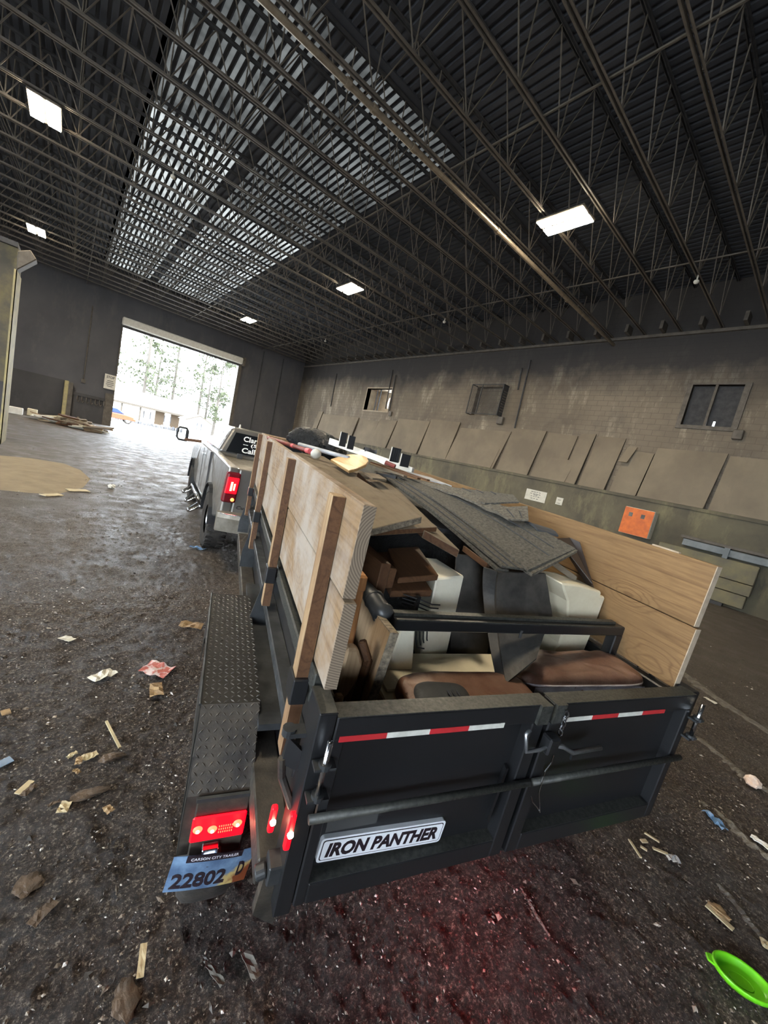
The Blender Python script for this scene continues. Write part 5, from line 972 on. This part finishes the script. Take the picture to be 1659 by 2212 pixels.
bs = thing('steel_kerb', 'bluish grey steel kerb beam on stained blocks along the right wall', 'kerb', (15.6, 1.2, 0), 'W')
part(MB().box((-0.10, 0.95, 1.50), (0.14, 2.02, 1.72)), 'beam', ['block_blue'], bs, bevel=0.02); part(MB().box((-0.10, -1.0, 1.48), (0.14, 0.86, 1.70)), 'beam', ['block_blue'], bs, bevel=0.02)
part(MB().box((-0.14, 0.84, 1.42), (0.14, 0.97, 1.74)), 'bracket', ['block_blue'], bs)
part(MB().box((-0.12, -1.0, 1.74), (0.14, 2.1, 1.82)), 'top_strip', ['grime_metal'], bs)
for (za, zb, ya) in ((0.85, 1.42, 0.1), (0.50, 0.83, 0.1), (0.10, 0.48, 0.15)):
    part(MB().box((-0.14, ya, za), (0.14, 2.6, zb)), 'block_course', ['block_face'], bs, bevel=0.015)
part(MB().box((-0.16, 0.6, 0.0), (0.12, 2.6, 0.10)), 'bottom_strip', ['hazed_soot'], bs)
solo(MB().box((15.35, -0.6, 0.2), (15.7, 0.25, 1.35)).lathe([(0.0, -0.02), (0.12, -0.01), (0.14, 0.03), (0.12, 0.06)], (15.36, 0.05, 1.05), 0, 12), 'machine_box', ['hazed_soot'], 'dark machine box at the right edge beyond the stained blocks', 'box', bevel=0.02, base=(15.5, -0.2, 0.0))
# far wall: STOP sign, yellow post
sg = thing('stop_notice', 'white STOP notice on the left jamb of the bright doorway', 'sign', (2.1, 33.84, 2.5), 'W')
part(MB().box((-0.33, -0.02, 0.0), (0.33, 0.0, 0.98)), 'sign_plate', ['white_paint'], sg)
tm = text_mesh('STOP', 0.3, 0.002, 0.01, 0, 0.46, 0.17); part(place_text(MB(), tm, (0, -0.024, 0.80), (1, 0, 0), (0, 0, 1)), 'sign_word', ['ink'], sg)
for k, l in enumerate((0.34, 0.42, 0.44, 0.30)): part(MB().box((-l/2, -0.024, 0.53-0.12*k), (l/2, -0.02, 0.575-0.12*k)), 'print_line', ['ink'], sg)
yp = thing('bollard_post', 'faded yellow post standing against the far wall behind the debris pile', 'post', (-0.16, 33.6, 0), 'W')
part(MB().box((-0.11, -0.1, 0.0), (0.11, 0.1, 2.4)), 'post', ['yellow_post'], yp, bevel=0.03); part(MB().box((0.12, -0.05, 0.0), (0.34, 0.15, 2.35)), 'side_channel', ['grime_metal'], yp)
# ------------------------------------------------------------------ debris pile near the doorway
for (x, y, sx, sy, sz, ms, lb) in ((-2.05, 28.7, 0.55, 0.5, 0.36, 'white_paint', 'whitish block lying by the dividing wall end'), (-1.45, 29.6, 0.42, 0.45, 0.38, 'foam', 'cream block lying at the left end of the debris pile')):
    solo(MB().box((x-sx/2, y-sy/2, 0.004), (x+sx/2, y+sy/2, sz)), 'waste_block', [ms], lb, 'block', bevel=0.02, base=(x, y, 0.0))
r = random.Random(4); DC = ['tan_panel', 'white_paint', 'grey_wood', 'osb_edge', 'brown_wood', 'paper', 'foam']
ORD = ['first', 'second', 'third', 'fourth', 'fifth', 'sixth', 'seventh', 'eighth', 'ninth', 'tenth', 'eleventh', 'twelfth', 'thirteenth', 'fourteenth', 'fifteenth', 'sixteenth', 'seventeenth', 'eighteenth', 'nineteenth', 'twentieth']+['twenty-'+w for w in ('first', 'second', 'third', 'fourth', 'fifth', 'sixth', 'seventh', 'eighth', 'ninth')]+['thirtieth']
DEB = []
for i in range(30):
    t = r.random(); x = -0.9+2.3*t+0.25*(r.random()-0.5); y = 27.6-1.6*t+1.6*(r.random()-0.5); z = 0.05+0.50*r.random()*(1-1.3*abs(t-0.5))
    L, w_ = 0.5+0.9*r.random(), 0.12+0.3*r.random(); R_ = Matrix.Rotation(r.uniform(-0.6, 0.6), 3, 'Z') @ Matrix.Rotation(r.uniform(-0.15, 0.3), 3, 'X') @ Matrix.Rotation(r.uniform(-0.2, 0.2), 3, 'Y')
    ci = r.randrange(7); DEB.append((x, MB().box((x-L/2, y-w_/2, z), (x+L/2, y+w_/2, z+0.03+0.05*r.random()), R=R_), ci))
DEB.sort(key=lambda d: d[0])
for i, (x, q, ci) in enumerate(DEB): solo(q, 'debris_board', [DC[ci]], ('tan', 'white', 'grey', 'crumbly', 'dark brown', 'pale', 'cream')[ci]+' board scrap, '+ORD[i]+' from the left in the debris pile', 'debris', group='scraps in the debris pile')
q = MB(); rows = []
for i in range(14):
    row = []
    for j in range(24):
        u, v = j/23, i/13; e = math.sin(math.pi*u)*math.sin(math.pi*v); x = -1.2+3.0*u; y = 28.2-1.5*u+(v-0.5)*1.8; row.append((x, y, -0.02+0.52*e*(0.6+0.6*r.random())))
    rows.append(row)
solo(q.grid(rows), 'debris_heap', ['osb_edge'], 'low heap of crumbled waste beneath the board scraps by the doorway', 'heap', kind='stuff')
solo(MB().box((0.75, 25.75, 0.0), (1.55, 26.25, 0.30)), 'cardboard_box', ['tan_panel'], 'flattened cardboard box at the right front of the debris pile', 'box', bevel=0.02, base=(1.15, 26, 0))
# sandy sawdust spread
q = MB(); P0 = [(-1.6, 9.25), (-0.35, 9.15), (0.05, 9.3), (0.45, 10.2), (0.62, 11.4), (0.45, 12.6), (0.1, 13.4), (-0.6, 13.6), (-1.6, 13.2)]; cx_, cy_ = -0.6, 11.3; rows = []
for f in (0.0, 0.4, 0.7, 0.9, 1.0): rows.append([(cx_+(x-cx_)*f, cy_+(y-cy_)*f, 0.045*(1-f**2)+0.012*(1-f)-0.004) for x, y in P0])
M['sand'] = mat('tan_sawdust', (0.27, 0.215, 0.135), (0.21, 0.165, 0.105), 0.95, 0, 3, 0.4, 60, 0.01)
solo(q.grid(rows, 0, True), 'sawdust_patch', ['sand'], 'tan sawdust spread flat on the floor at the left', 'sawdust', kind='stuff', base=(cx_, cy_, 0))
# ------------------------------------------------------------------ litter on the floor
M['bark'] = mat('wet_bark', (0.10, 0.065, 0.04), (0.045, 0.03, 0.02), 0.6, 0, 20, 0.5, 60, 0.01); M['leafy'] = mat('dead_leaf', (0.34, 0.23, 0.11), (0.20, 0.13, 0.07), 0.6, 0, 20)
M['blue_film'] = mat('blue_plastic', (0.10, 0.20, 0.34), (0.06, 0.12, 0.22), 0.35); M['straw'] = mat('pale_straw', (0.52, 0.44, 0.28), (0.40, 0.33, 0.2), 0.8); M['peach'] = mat('peach_plastic', (0.62, 0.40, 0.26), (0.6, 0.55, 0.5), 0.5)
M['pinkpaper'] = mat('printed_wrapper', (0.62, 0.52, 0.52), (0.45, 0.12, 0.10), 0.5, 0, 22, lo=0.45, hi=0.55)
def flat(name, a, b_, w_, ms, label, cat, t=0.004, z=0.012, crumple=0.0, seed=0, group=None):
    a, b_ = Vector((*a, 0)), Vector((*b_, 0)); d = (b_-a); n = Vector((-d.y, d.x, 0)).normalized()*w_/2; r = random.Random(seed+len(label)); q = MB(); nu, nv = 7, 4; rows = []
    for i in range(nu): rows.append([a+d*i/(nu-1)+n*(2*j/(nv-1)-1)*(1-0.25*crumple*20*r.random() if crumple else 1)+Vector((0, 0, z+crumple*r.random())) for j in range(nv)])
    q.grid(rows); q.grid([[p-Vector((0, 0, t)) for p in rw] for rw in rows]); e = rows[0]+[x[-1] for x in rows[1:]]+rows[-1][::-1][1:]+[x[0] for x in rows[::-1]][1:]
    q.grid([e, [p-Vector((0, 0, t)) for p in e]]); return solo(q, name, [ms], label, cat, group=group)
def blob(name, c, s_, ms, label, cat, seed=1, rough=0.35):
    bm = bmesh.new(); bmesh.ops.create_icosphere(bm, subdivisions=3, radius=1); r = random.Random(seed); k = [r.uniform(-3, 3) for _ in range(6)]; q = MB(); vs = []
    for v in bm.verts:
        p = v.co; f = 1+rough*(0.5*math.sin(p.x*3+k[0])*math.cos(p.y*4+k[1])+0.35*math.sin(p.z*6+p.x*7+k[2])+0.2*math.sin(p.y*13+k[3])); vs.append((c[0]+s_[0]*p.x*f, c[1]+s_[1]*p.y*f, c[2]+s_[2]*max(p.z, -0.6)*f))
    q.add(vs, [tuple(v.index for v in f.verts) for f in bm.faces]); bm.free(); return solo(q, name, [ms], label, cat)
# lime lid
ld = thing('plastic_lid', 'lime green oval plastic lid lying on the floor at the bottom right', 'lid', (2.625, -0.205, 0.004), 'W', rz=-1.15)
rows = []; n = 36
for (f, z) in ((0.0, 0.006), (0.70, 0.006), (0.80, 0.010), (0.88, 0.034), (0.96, 0.040), (1.0, 0.036), (1.0, 0.020), (0.90, 0.016), (0.80, 0.0), (0.0, 0.0)):
    rows.append([(0.118*f*math.cos(2*math.pi*k/n), 0.085*f*math.sin(2*math.pi*k/n), z+0.004) for k in range(n)])
part(MB().grid(rows, 0, True), 'lid_body', ['lime'], ld, smooth=True)
for s_ in (-1, 1): part(MB().prism([(s_*0.112, -0.028, 0.026), (s_*0.140, -0.018, 0.026), (s_*0.140, 0.018, 0.026), (s_*0.112, 0.028, 0.026)], (0, 0, 0.010)), 'lid_tab', ['lime'], ld, bevel=0.004)
part(MB().tube([(0.045*math.cos(a), 0.032*math.sin(a), 0.011) for a in np.linspace(0, 2*math.pi, 20)], 0.002, 5), 'embossed_ring', ['lime'], ld)
for i, (a, b_, w_, lb) in enumerate((((3.12, 0.34), (3.14, 0.26), 0.012, 'pale stick farthest right in the cluster of sticks by the trailer corner'), ((2.95, 0.38), (2.88, 0.29), 0.012, 'pale stick on the left of the cluster by the trailer corner'), ((3.04, 0.27), (3.09, 0.20), 0.016, 'thicker pale stick lowest in the cluster by the trailer corner'), ((3.02, 0.33), (3.06, 0.31), 0.022, 'short wide pale chip in the middle of the stick cluster'), ((2.97, 0.32), (2.98, 0.285), 0.014, 'tiny pale chip between the sticks by the trailer corner'))):
    flat('wood_stick', a, b_, w_, 'straw', lb, 'stick', 0.008, 0.018, group='pale sticks by the trailer corner')
flat('wood_stick', (0.36, 2.58), (0.41, 2.32), 0.014, 'straw', 'long grey twig lying on the dirt at the left', 'stick', 0.008, 0.022)
flat('foil_scrap', (3.06, 0.20), (3.11, 0.15), 0.05, 'pale_grey', 'crumpled grey scrap just below the stick cluster', 'scrap', 0.002, 0.012, 0.015)
flat('wood_splinter', (2.93, -0.02), (2.91, -0.14), 0.03, 'straw', 'thin pale splinter lying above the lime lid', 'splinter', 0.006, 0.015)
blob('tan_lump', (2.96, -0.07, 0.012), (0.035, 0.045, 0.012), 'leafy', 'tan lump next to the thin splinter above the lime lid', 'lump', 3)
flat('tan_scrap', (2.98, -0.24), (3.0, -0.30), 0.05, 'straw', 'tan scrap at the right edge beside the lime lid', 'scrap', 0.003, 0.014, 0.01)
flat('plastic_film', (3.84, 0.15), (3.76, 0.02), 0.06, 'blue_film', 'crumpled bluish plastic film on the floor at the right', 'plastic', 0.002, 0.012, 0.03)
blob('plastic_cup', (4.71, -0.02, 0.05), (0.05, 0.06, 0.05), 'peach', 'peach and white crushed cup on the floor at the far right', 'cup', 8, 0.2)
flat('white_strip', (3.9, -0.10), (3.89, -0.25), 0.06, 'white_paint', 'white strip half buried in the dirt ridge at the right edge', 'strip', 0.004, 0.02, 0.02)
flat('paper_scrap', (6.40, 0.60), (6.36, 0.48), 0.07, 'paper', 'small white scrap just right of the right barn door corner', 'paper', 0.002, 0.012, 0.01)
flat('paper_scrap', (0.30, 3.06), (0.44, 3.13), 0.10, 'paper', 'crumpled cream paper on the dirt at the left', 'paper', 0.002, 0.014, 0.02)
flat('food_wrapper', (0.64, 3.12), (0.79, 2.98), 0.17, 'pinkpaper', 'red and white printed wrapper on the dirt left of the fender', 'wrapper', 0.002, 0.014, 0.03)
flat('dead_leaf', (0.68, 2.89), (0.66, 2.72), 0.09, 'leafy', 'curled brown leaf just below the printed wrapper', 'leaf', 0.002, 0.012, 0.03)
flat('paper_scrap', (0.13, 3.74), (0.20, 3.66), 0.07, 'paper', 'small flat grey paper on the floor upper left', 'paper', 0.002, 0.012, 0.01)
flat('dead_leaf', (1.02, 3.78), (1.20, 3.68), 0.12, 'leafy', 'yellowish leaf litter on the floor beside the fender top', 'leaf', 0.002, 0.010, 0.02)
blob('bark_chunk', (0.37, 2.26, 0.02), (0.06, 0.025, 0.02), 'bark', 'pale-edged bark chunk at the foot of the long grey twig', 'bark', 11)
blob('bark_chunk', (0.26, 2.06, 0.012), (0.075, 0.03, 0.012), 'bark', 'long ragged bark slab on the dirt at the left', 'bark', 12)
flat('blue_scrap', (-0.12, 2.42), (-0.06, 2.45), 0.05, 'blue_film', 'grey-blue scrap at the left edge of the photo', 'scrap', 0.003, 0.015)
flat('wood_chip', (-0.02, 2.19), (0.03, 2.25), 0.03, 'straw', 'pale wood chip near the left edge below the blue scrap', 'chip', 0.006, 0.018)
flat('wood_chip', (-0.14, 2.86), (-0.10, 2.87), 0.05, 'leafy', 'yellowish chip at the left edge above the blue scrap', 'chip', 0.006, 0.016)
flat('blue_scrap', (1.66, 6.28), (1.82, 6.1), 0.09, 'blue_film', 'light blue plastic scrap beside the truck rear wheel', 'scrap', 0.002, 0.014, 0.03)
blob('soggy_lump', (0.33, 1.14, 0.006), (0.035, 0.06, 0.010), 'bark', 'soggy tan lump on the dirt at the bottom left', 'lump', 21)
blob('soggy_lump', (0.05, 1.70, 0.006), (0.045, 0.045, 0.010), 'ridge' if 0 else 'bark', 'grey-brown clod on the dirt left of the number plate', 'lump', 22)
flat('dead_leaf', (0.375, 1.165), (0.40, 1.265), 0.024, 'straw', 'slender pale leaf standing out on the dark dirt at the bottom left', 'leaf', 0.002, 0.016, 0.004)
for (a, b_, w_, nm, lb) in (((-0.20, 9.05), (0.05, 9.25), 0.16, 'wood_chip', 'flat pale chip at the near edge of the sawdust spread'), ((0.15, 9.75), (0.48, 9.88), 0.20, 'wood_chip', 'largest pale chip by the right tip of the sawdust spread')): flat(nm, a, b_, w_, 'straw', lb, 'chip', 0.01, 0.02, 0.01)
blob('pale_stone', (0.92, 10.49, 0.04), (0.07, 0.08, 0.05), 'paper', 'pale stone alone on the floor right of the sawdust spread', 'stone', 31)
for i, (x, y, L, an, ms, lb) in enumerate((
    (0.19, 2.36, 0.05, 0.5, 'straw', 'pale fleck above the twig end at the left'), (0.22, 2.30, 0.05, 1.4, 'leafy', 'yellow-brown shred left of the twig end'), (0.27, 2.32, 0.07, 0.2, 'straw', 'pale shred touching the twig end'),
    (0.21, 2.23, 0.04, 2.2, 'leafy', 'small yellow shred under the pale shred'), (0.02, 2.19, 0.07, 0.9, 'bark', 'brown shred beside the pale chip at the left edge'), (0.16, 2.02, 0.06, 1.2, 'straw', 'pale torn shred left of the long bark slab'),
    (0.12, 2.06, 0.05, 0.3, 'bark', 'dark shred farther left of the long bark slab'), (0.33, 1.92, 0.05, 2.0, 'leafy', 'brown shred below the long bark slab'), (0.10, 1.55, 0.09, 0.7, 'bark', 'ragged bark strip below the grey-brown clod'), (0.60, 1.04, 0.09, 1.9, 'ridge_', 'pale fibrous shred on the dirt below the number plate'), (0.72, 1.00, 0.10, 1.7, 'ridge_', 'long pale fibrous shred under the left barn door corner'))):
    if ms == 'ridge_': M.setdefault('ridge_', mat('pale_fibre', (0.15, 0.135, 0.11), (0.11, 0.10, 0.085), 0.8, 0, 8))
    flat('floor_shred', (x-L/2*math.cos(an), y-L/2*math.sin(an)), (x+L/2*math.cos(an), y+L/2*math.sin(an)), 0.022+0.012*(i % 3), ms, lb, 'shred', 0.003, 0.014, 0.012, i)
# dirt ridges on the right, fine grit and chips
q = MB(); r = random.Random(9)
def ridge(p0, p1, w_, h):
    a, b_ = Vector((*p0, 0)), Vector((*p1, 0)); d = b_-a; n = Vector((-d.y, d.x, 0)).normalized(); rows = []
    for i in range(40):
        u = i/39; hh = h*math.sin(math.pi*u)**0.5*(0.4+0.8*r.random()); o = n*(0.3*w_*math.sin(9*u)); rows.append([a+d*u+o+n*(w_*k*(0.6+0.7*r.random()))+Vector((0, 0, (hh if k == 0 else hh*0.5 if abs(k) < 0.6 else -0.006))) for k in (-1, -0.5, 0, 0.5, 1)])
    q.grid(rows)
ridge((7.6, 1.7), (5.9, -0.5), 0.10, 0.03); ridge((5.1, 0.45), (4.7, -0.3), 0.07, 0.02); ridge((4.0, 0.18), (3.7, -0.45), 0.05, 0.022); ridge((3.2, -0.02), (2.95, -0.40), 0.03, 0.014); ridge((2.02, 0.60), (1.93, 0.36), 0.008, 0.006)
M['ridge'] = mat('pale_dirt_ridge', (0.15, 0.135, 0.11), (0.07, 0.06, 0.05), 0.85, 0, 20, 0.6, 80, 0.01); solo(q, 'dirt_ridges', ['ridge'], 'pale ridges of pushed dirt on the floor at the right', 'dirt', kind='stuff', base=(4, 0, 0))
m, nt, b = new_mat('grit'); g = N(nt, 'ShaderNodeNewGeometry'); nt.links.new(ramp(nt, g.outputs['Random Per Island'], [(0.0, (0.02, 0.016, 0.013)), (0.55, (0.07, 0.055, 0.042)), (0.78, (0.15, 0.12, 0.095)), (0.90, (0.36, 0.31, 0.25)), (1.0, (0.6, 0.58, 0.55))]), b.inputs['Base Color']); b.inputs['Roughness'].default_value = 0.5; M['grit'] = m
def scatter(name, n, box, smin, smax, seed, label):
    g_ = np.random.default_rng(seed); x = g_.uniform(box[0], box[1], n); y = g_.uniform(box[2], box[3], n); s_ = smin+(smax-smin)*g_.random(n)**4; a = g_.random(n)*6.283; e = 0.25+0.6*g_.random(n); c, s2 = np.cos(a), np.sin(a); z = np.full(n, 0.003)
    P = np.stack([np.stack([x+s_*c, y+s_*s2, z], -1), np.stack([x-e*s_*s2, y+e*s_*c, z+s_*0.15], -1), np.stack([x-s_*c, y-s_*s2, z], -1), np.stack([x+e*s_*s2, y-e*s_*c, z], -1), np.stack([x, y, z+s_*(0.25+0.4*g_.random(n))], -1)], 1).reshape(-1, 3)
    F = (np.arange(n)[:, None, None]*5+np.array([[0, 3, 4], [3, 2, 4], [2, 1, 4], [1, 0, 4]])[None]).reshape(-1, 3)
    me = bpy.data.meshes.new(name); me.from_pydata(P.tolist(), [], F.tolist()); me.materials.append(M['grit']); o = bpy.data.objects.new(name, me); COL.objects.link(o); tag(o, label, 'grit', kind='stuff')
scatter('floor_grit', 90000, (-0.9, 4.4, -0.5, 4.8), 0.0018, 0.011, 3, 'fine stones and chips strewn over the dirt floor near the camera')
scatter('floor_chips', 12000, (-2.5, 9.5, -1.0, 13), 0.004, 0.026, 5, 'scattered wood chips and pebbles over the hall floor')
# ------------------------------------------------------------------ outside
M['house_wall'] = mat('white_siding', (0.62, 0.60, 0.55), None, 0.8); M['house_tan'] = mat('tan_siding', (0.055, 0.034, 0.016), None, 0.8); M['eave'] = mat('brown_fascia', (0.045, 0.036, 0.026), None, 0.8); M['roofing'] = mat('pale_roof', (0.55, 0.53, 0.5), None, 0.9)
M['car_orange'] = mat('orange_car_paint', (0.19, 0.045, 0.018), None, 0.3); M['car_glass'] = mat('blue_car_glass', (0.015, 0.03, 0.10), None, 0.3); M['leafgreen'] = mat('sunlit_foliage', (0.035, 0.043, 0.014), (0.018, 0.024, 0.008), 0.8, 0, 0.5); M['trunk'] = mat('tree_bark', (0.05, 0.042, 0.034), None, 0.9); M['rock'] = mat('grey_rock', (0.07, 0.07, 0.075), (0.035, 0.035, 0.04), 0.9, 0, 3)
hs = thing('house', 'long low house with white windows and tan wall panels outside the doorway', 'house', (7.5, 60, -0.48), 'W')
part(MB().box((-5.5, 0.6, 0), (4.6, 6, 2.1)), 'wall', ['house_wall'], hs); part(MB().box((-6, -0.4, 2.05), (4.9, 6.4, 2.32)), 'eave', ['eave'], hs)
part(MB().prism([(-6, -0.4, 2.3), (-6, 6.4, 2.3), (-6, 3.0, 4.0)], (11.2, 0, 0)), 'roof', ['roofing'], hs)
for x in (-2.3, -0.3): part(MB().box((x-0.08, -0.2, 0), (x+0.08, 0.0, 2.1)), 'porch_post', ['eave'], hs)
for x in (2.05, 3.9): part(MB().box((x-0.55, 0.5, 0.3), (x+0.5, 0.6, 2.05)), 'tan_panel', ['house_tan'], hs)
for x in (0.6, 3.0): 
    wn = part(MB().box((x-0.55, 0.52, 0.7), (x+0.55, 0.62, 1.8)), 'window', ['house_wall'], hs); [part(MB().box((x+a, 0.48, 0.8), (x+a+0.11, 0.53, 1.7)), 'window_pane', ['rock'], wn) for a in (-0.45, 0.3)]
pg = thing('porch_gable', 'white gabled porch at the right end of the low house', 'house', (12.7, 54.9, -0.48), 'W')
part(MB().box((-0.9, 0, 0), (1.6, 4, 1.9)), 'wall', ['house_wall'], pg); part(MB().prism([(-1.3, -0.3, 1.85), (2.0, -0.3, 1.85), (0.35, -0.3, 2.7)], (0, 4.3, 0)), 'roof', ['roofing'], pg); part(MB().bar((-1.3, -0.35, 1.85), (0.35, -0.35, 2.68), 0.1, 0.14, (0, 0, 1)).bar((2.0, -0.35, 1.85), (0.35, -0.35, 2.68), 0.1, 0.14, (0, 0, 1)), 'gable_trim', ['eave'], pg)
for x in (0.15, 0.65): part(MB().box((x, -0.05, 0.9), (x+0.16, 0.02, 1.7)), 'window_pane', ['rock'], pg)
r = random.Random(2)
for i in range(20): blob('garden_rock', (4.7+0.47*i, 57.4+0.3*r.random(), -0.36), (0.17+0.04*r.random(), 0.2, 0.28+0.14*r.random()), 'rock', 'grey garden rock, '+ORD[i]+' from the left in the row before the low house', 'rock', 40+i)['group'] = 'rocks before the house'
cr = thing('parked_car', 'orange car with dark blue windows parked outside by the left door jamb', 'car', (3.9, 52, -0.46), 'W')
body = [(-2.2, 0.35), (-2.2, 0.95), (1.1, 0.95), (1.9, 0.82), (2.05, 0.4)]
part(MB().prism([(x, -0.85, z) for x, z in body], (0, 1.7, 0)), 'body', ['car_orange'], cr, bevel=0.08, seg=2); part(MB().prism([(x, -0.75, z) for x, z in ((-2.1, 0.95), (-1.9, 1.45), (0.2, 1.45), (1.0, 0.95))], (0, 1.5, 0)), 'cabin_glass', ['car_glass'], cr, bevel=0.06, seg=2)
part(MB().box((-1.9, -0.72, 1.42), (0.2, 0.72, 1.49)), 'roof', ['house_wall'], cr, bevel=0.02); part(MB().box((1.75, -0.87, 0.62), (2.02, -0.5, 0.82)), 'headlamp', ['yellow_post'], cr)
for x in (-1.4, 1.25):
    for y in (-0.85, 0.70): w = part(MB().lathe([(0.2, 0), (0.34, 0.02), (0.34, 0.16), (0.2, 0.18)], (x, y, 0.34), 1, 20), 'wheel', ['rubber'], cr, smooth=True); part(MB().lathe([(0.0, 0.03), (0.21, 0.02), (0.21, 0.1)], (x, y, 0.34), 1, 16), 'hub_cap', ['house_wall'], w)
def tree_mesh(seed, h, crown, nleaf, cone):
    g_ = np.random.default_rng(seed); tk = MB(); tk.tube([(0, 0, 0), (0.1, 0, h*0.5), (0, 0.1, h*0.98)], [0.28, 0.18, 0.03], 7); lf = MB()
    for i in range(int(h*1.6)):
        z = h*(0.18+0.78*g_.random()); f = (1-z/h)*1.2+0.12 if cone else math.sqrt(max(0.05, 1-((z/h-0.6)/0.45)**2)); L = crown*f*(0.6+0.5*g_.random()); a = g_.random()*6.283
        e = Vector((math.cos(a)*L, math.sin(a)*L, z+(-0.15 if cone else 0.25)*L)); tk.tube([(0, 0, z), e], [0.05, 0.015], 4, caps=False)
        for k in range(nleaf//int(h*1.6)):
            t = 0.25+0.8*g_.random(); p = Vector((0, 0, z))*(1-t)+e*t+Vector(g_.normal(0, 0.28, 3)); s_ = 0.10+0.20*g_.random(); u = Vector(g_.normal(0, 1, 3)).normalized()*s_; v = Vector(g_.normal(0, 1, 3)).normalized()*s_*0.6; lf.add([p-u, p-v, p+u, p+v], [(0, 1, 2, 3)])
    return tk, lf
TM = []
for k, (h, c, n_, cone) in enumerate(((24, 3.2, 1500, True), (13, 4.2, 1700, False))):
    tk, lf = tree_mesh(k+3, h, c, n_, cone); lb = ('tall thin conifer outside behind the low house', 'leafy green tree outside behind the low house')[k]
    t = thing(('conifer_tree', 'leafy_tree')[k], lb, 'tree', (0, 0, -0.5), 'W', ('conifers outside', 'leafy trees outside')[k]); part(tk, 'trunk', ['trunk'], t); part(lf, 'foliage', ['leafgreen'], t, kind='stuff'); TM.append(t)
used = [False, False]
for k, x, y, rz_, nm_ in ((0, 8.5, 70, 0.3, 'second conifer from the left'), (0, 14.5, 82, 1.9, 'third conifer from the left'), (0, 21.5, 92, 3.0, 'rightmost conifer'), (0, 5.0, 84, 4.0, 'leftmost conifer'), (1, 19.0, 70, 0.5, 'third leafy tree from the left'), (1, 28.5, 84, 2.2, 'fourth leafy tree from the left'), (1, 20.5, 82, 1.1, 'second leafy tree from the left'), (1, 11.0, 76, 3.3, 'leftmost leafy tree'), (1, 26.5, 66, 4.4, 'rightmost leafy tree')):
    t = TM[k] if not used[k] else copy_tree(TM[k]); used[k] = True
    t['label'] = ('tall thin conifer', 'leafy green tree')[k]+' standing outside behind the low house, '+nm_
    t.matrix_world = Matrix.Translation((x, y, -0.5)) @ Matrix.Rotation(rz_, 4, 'Z')
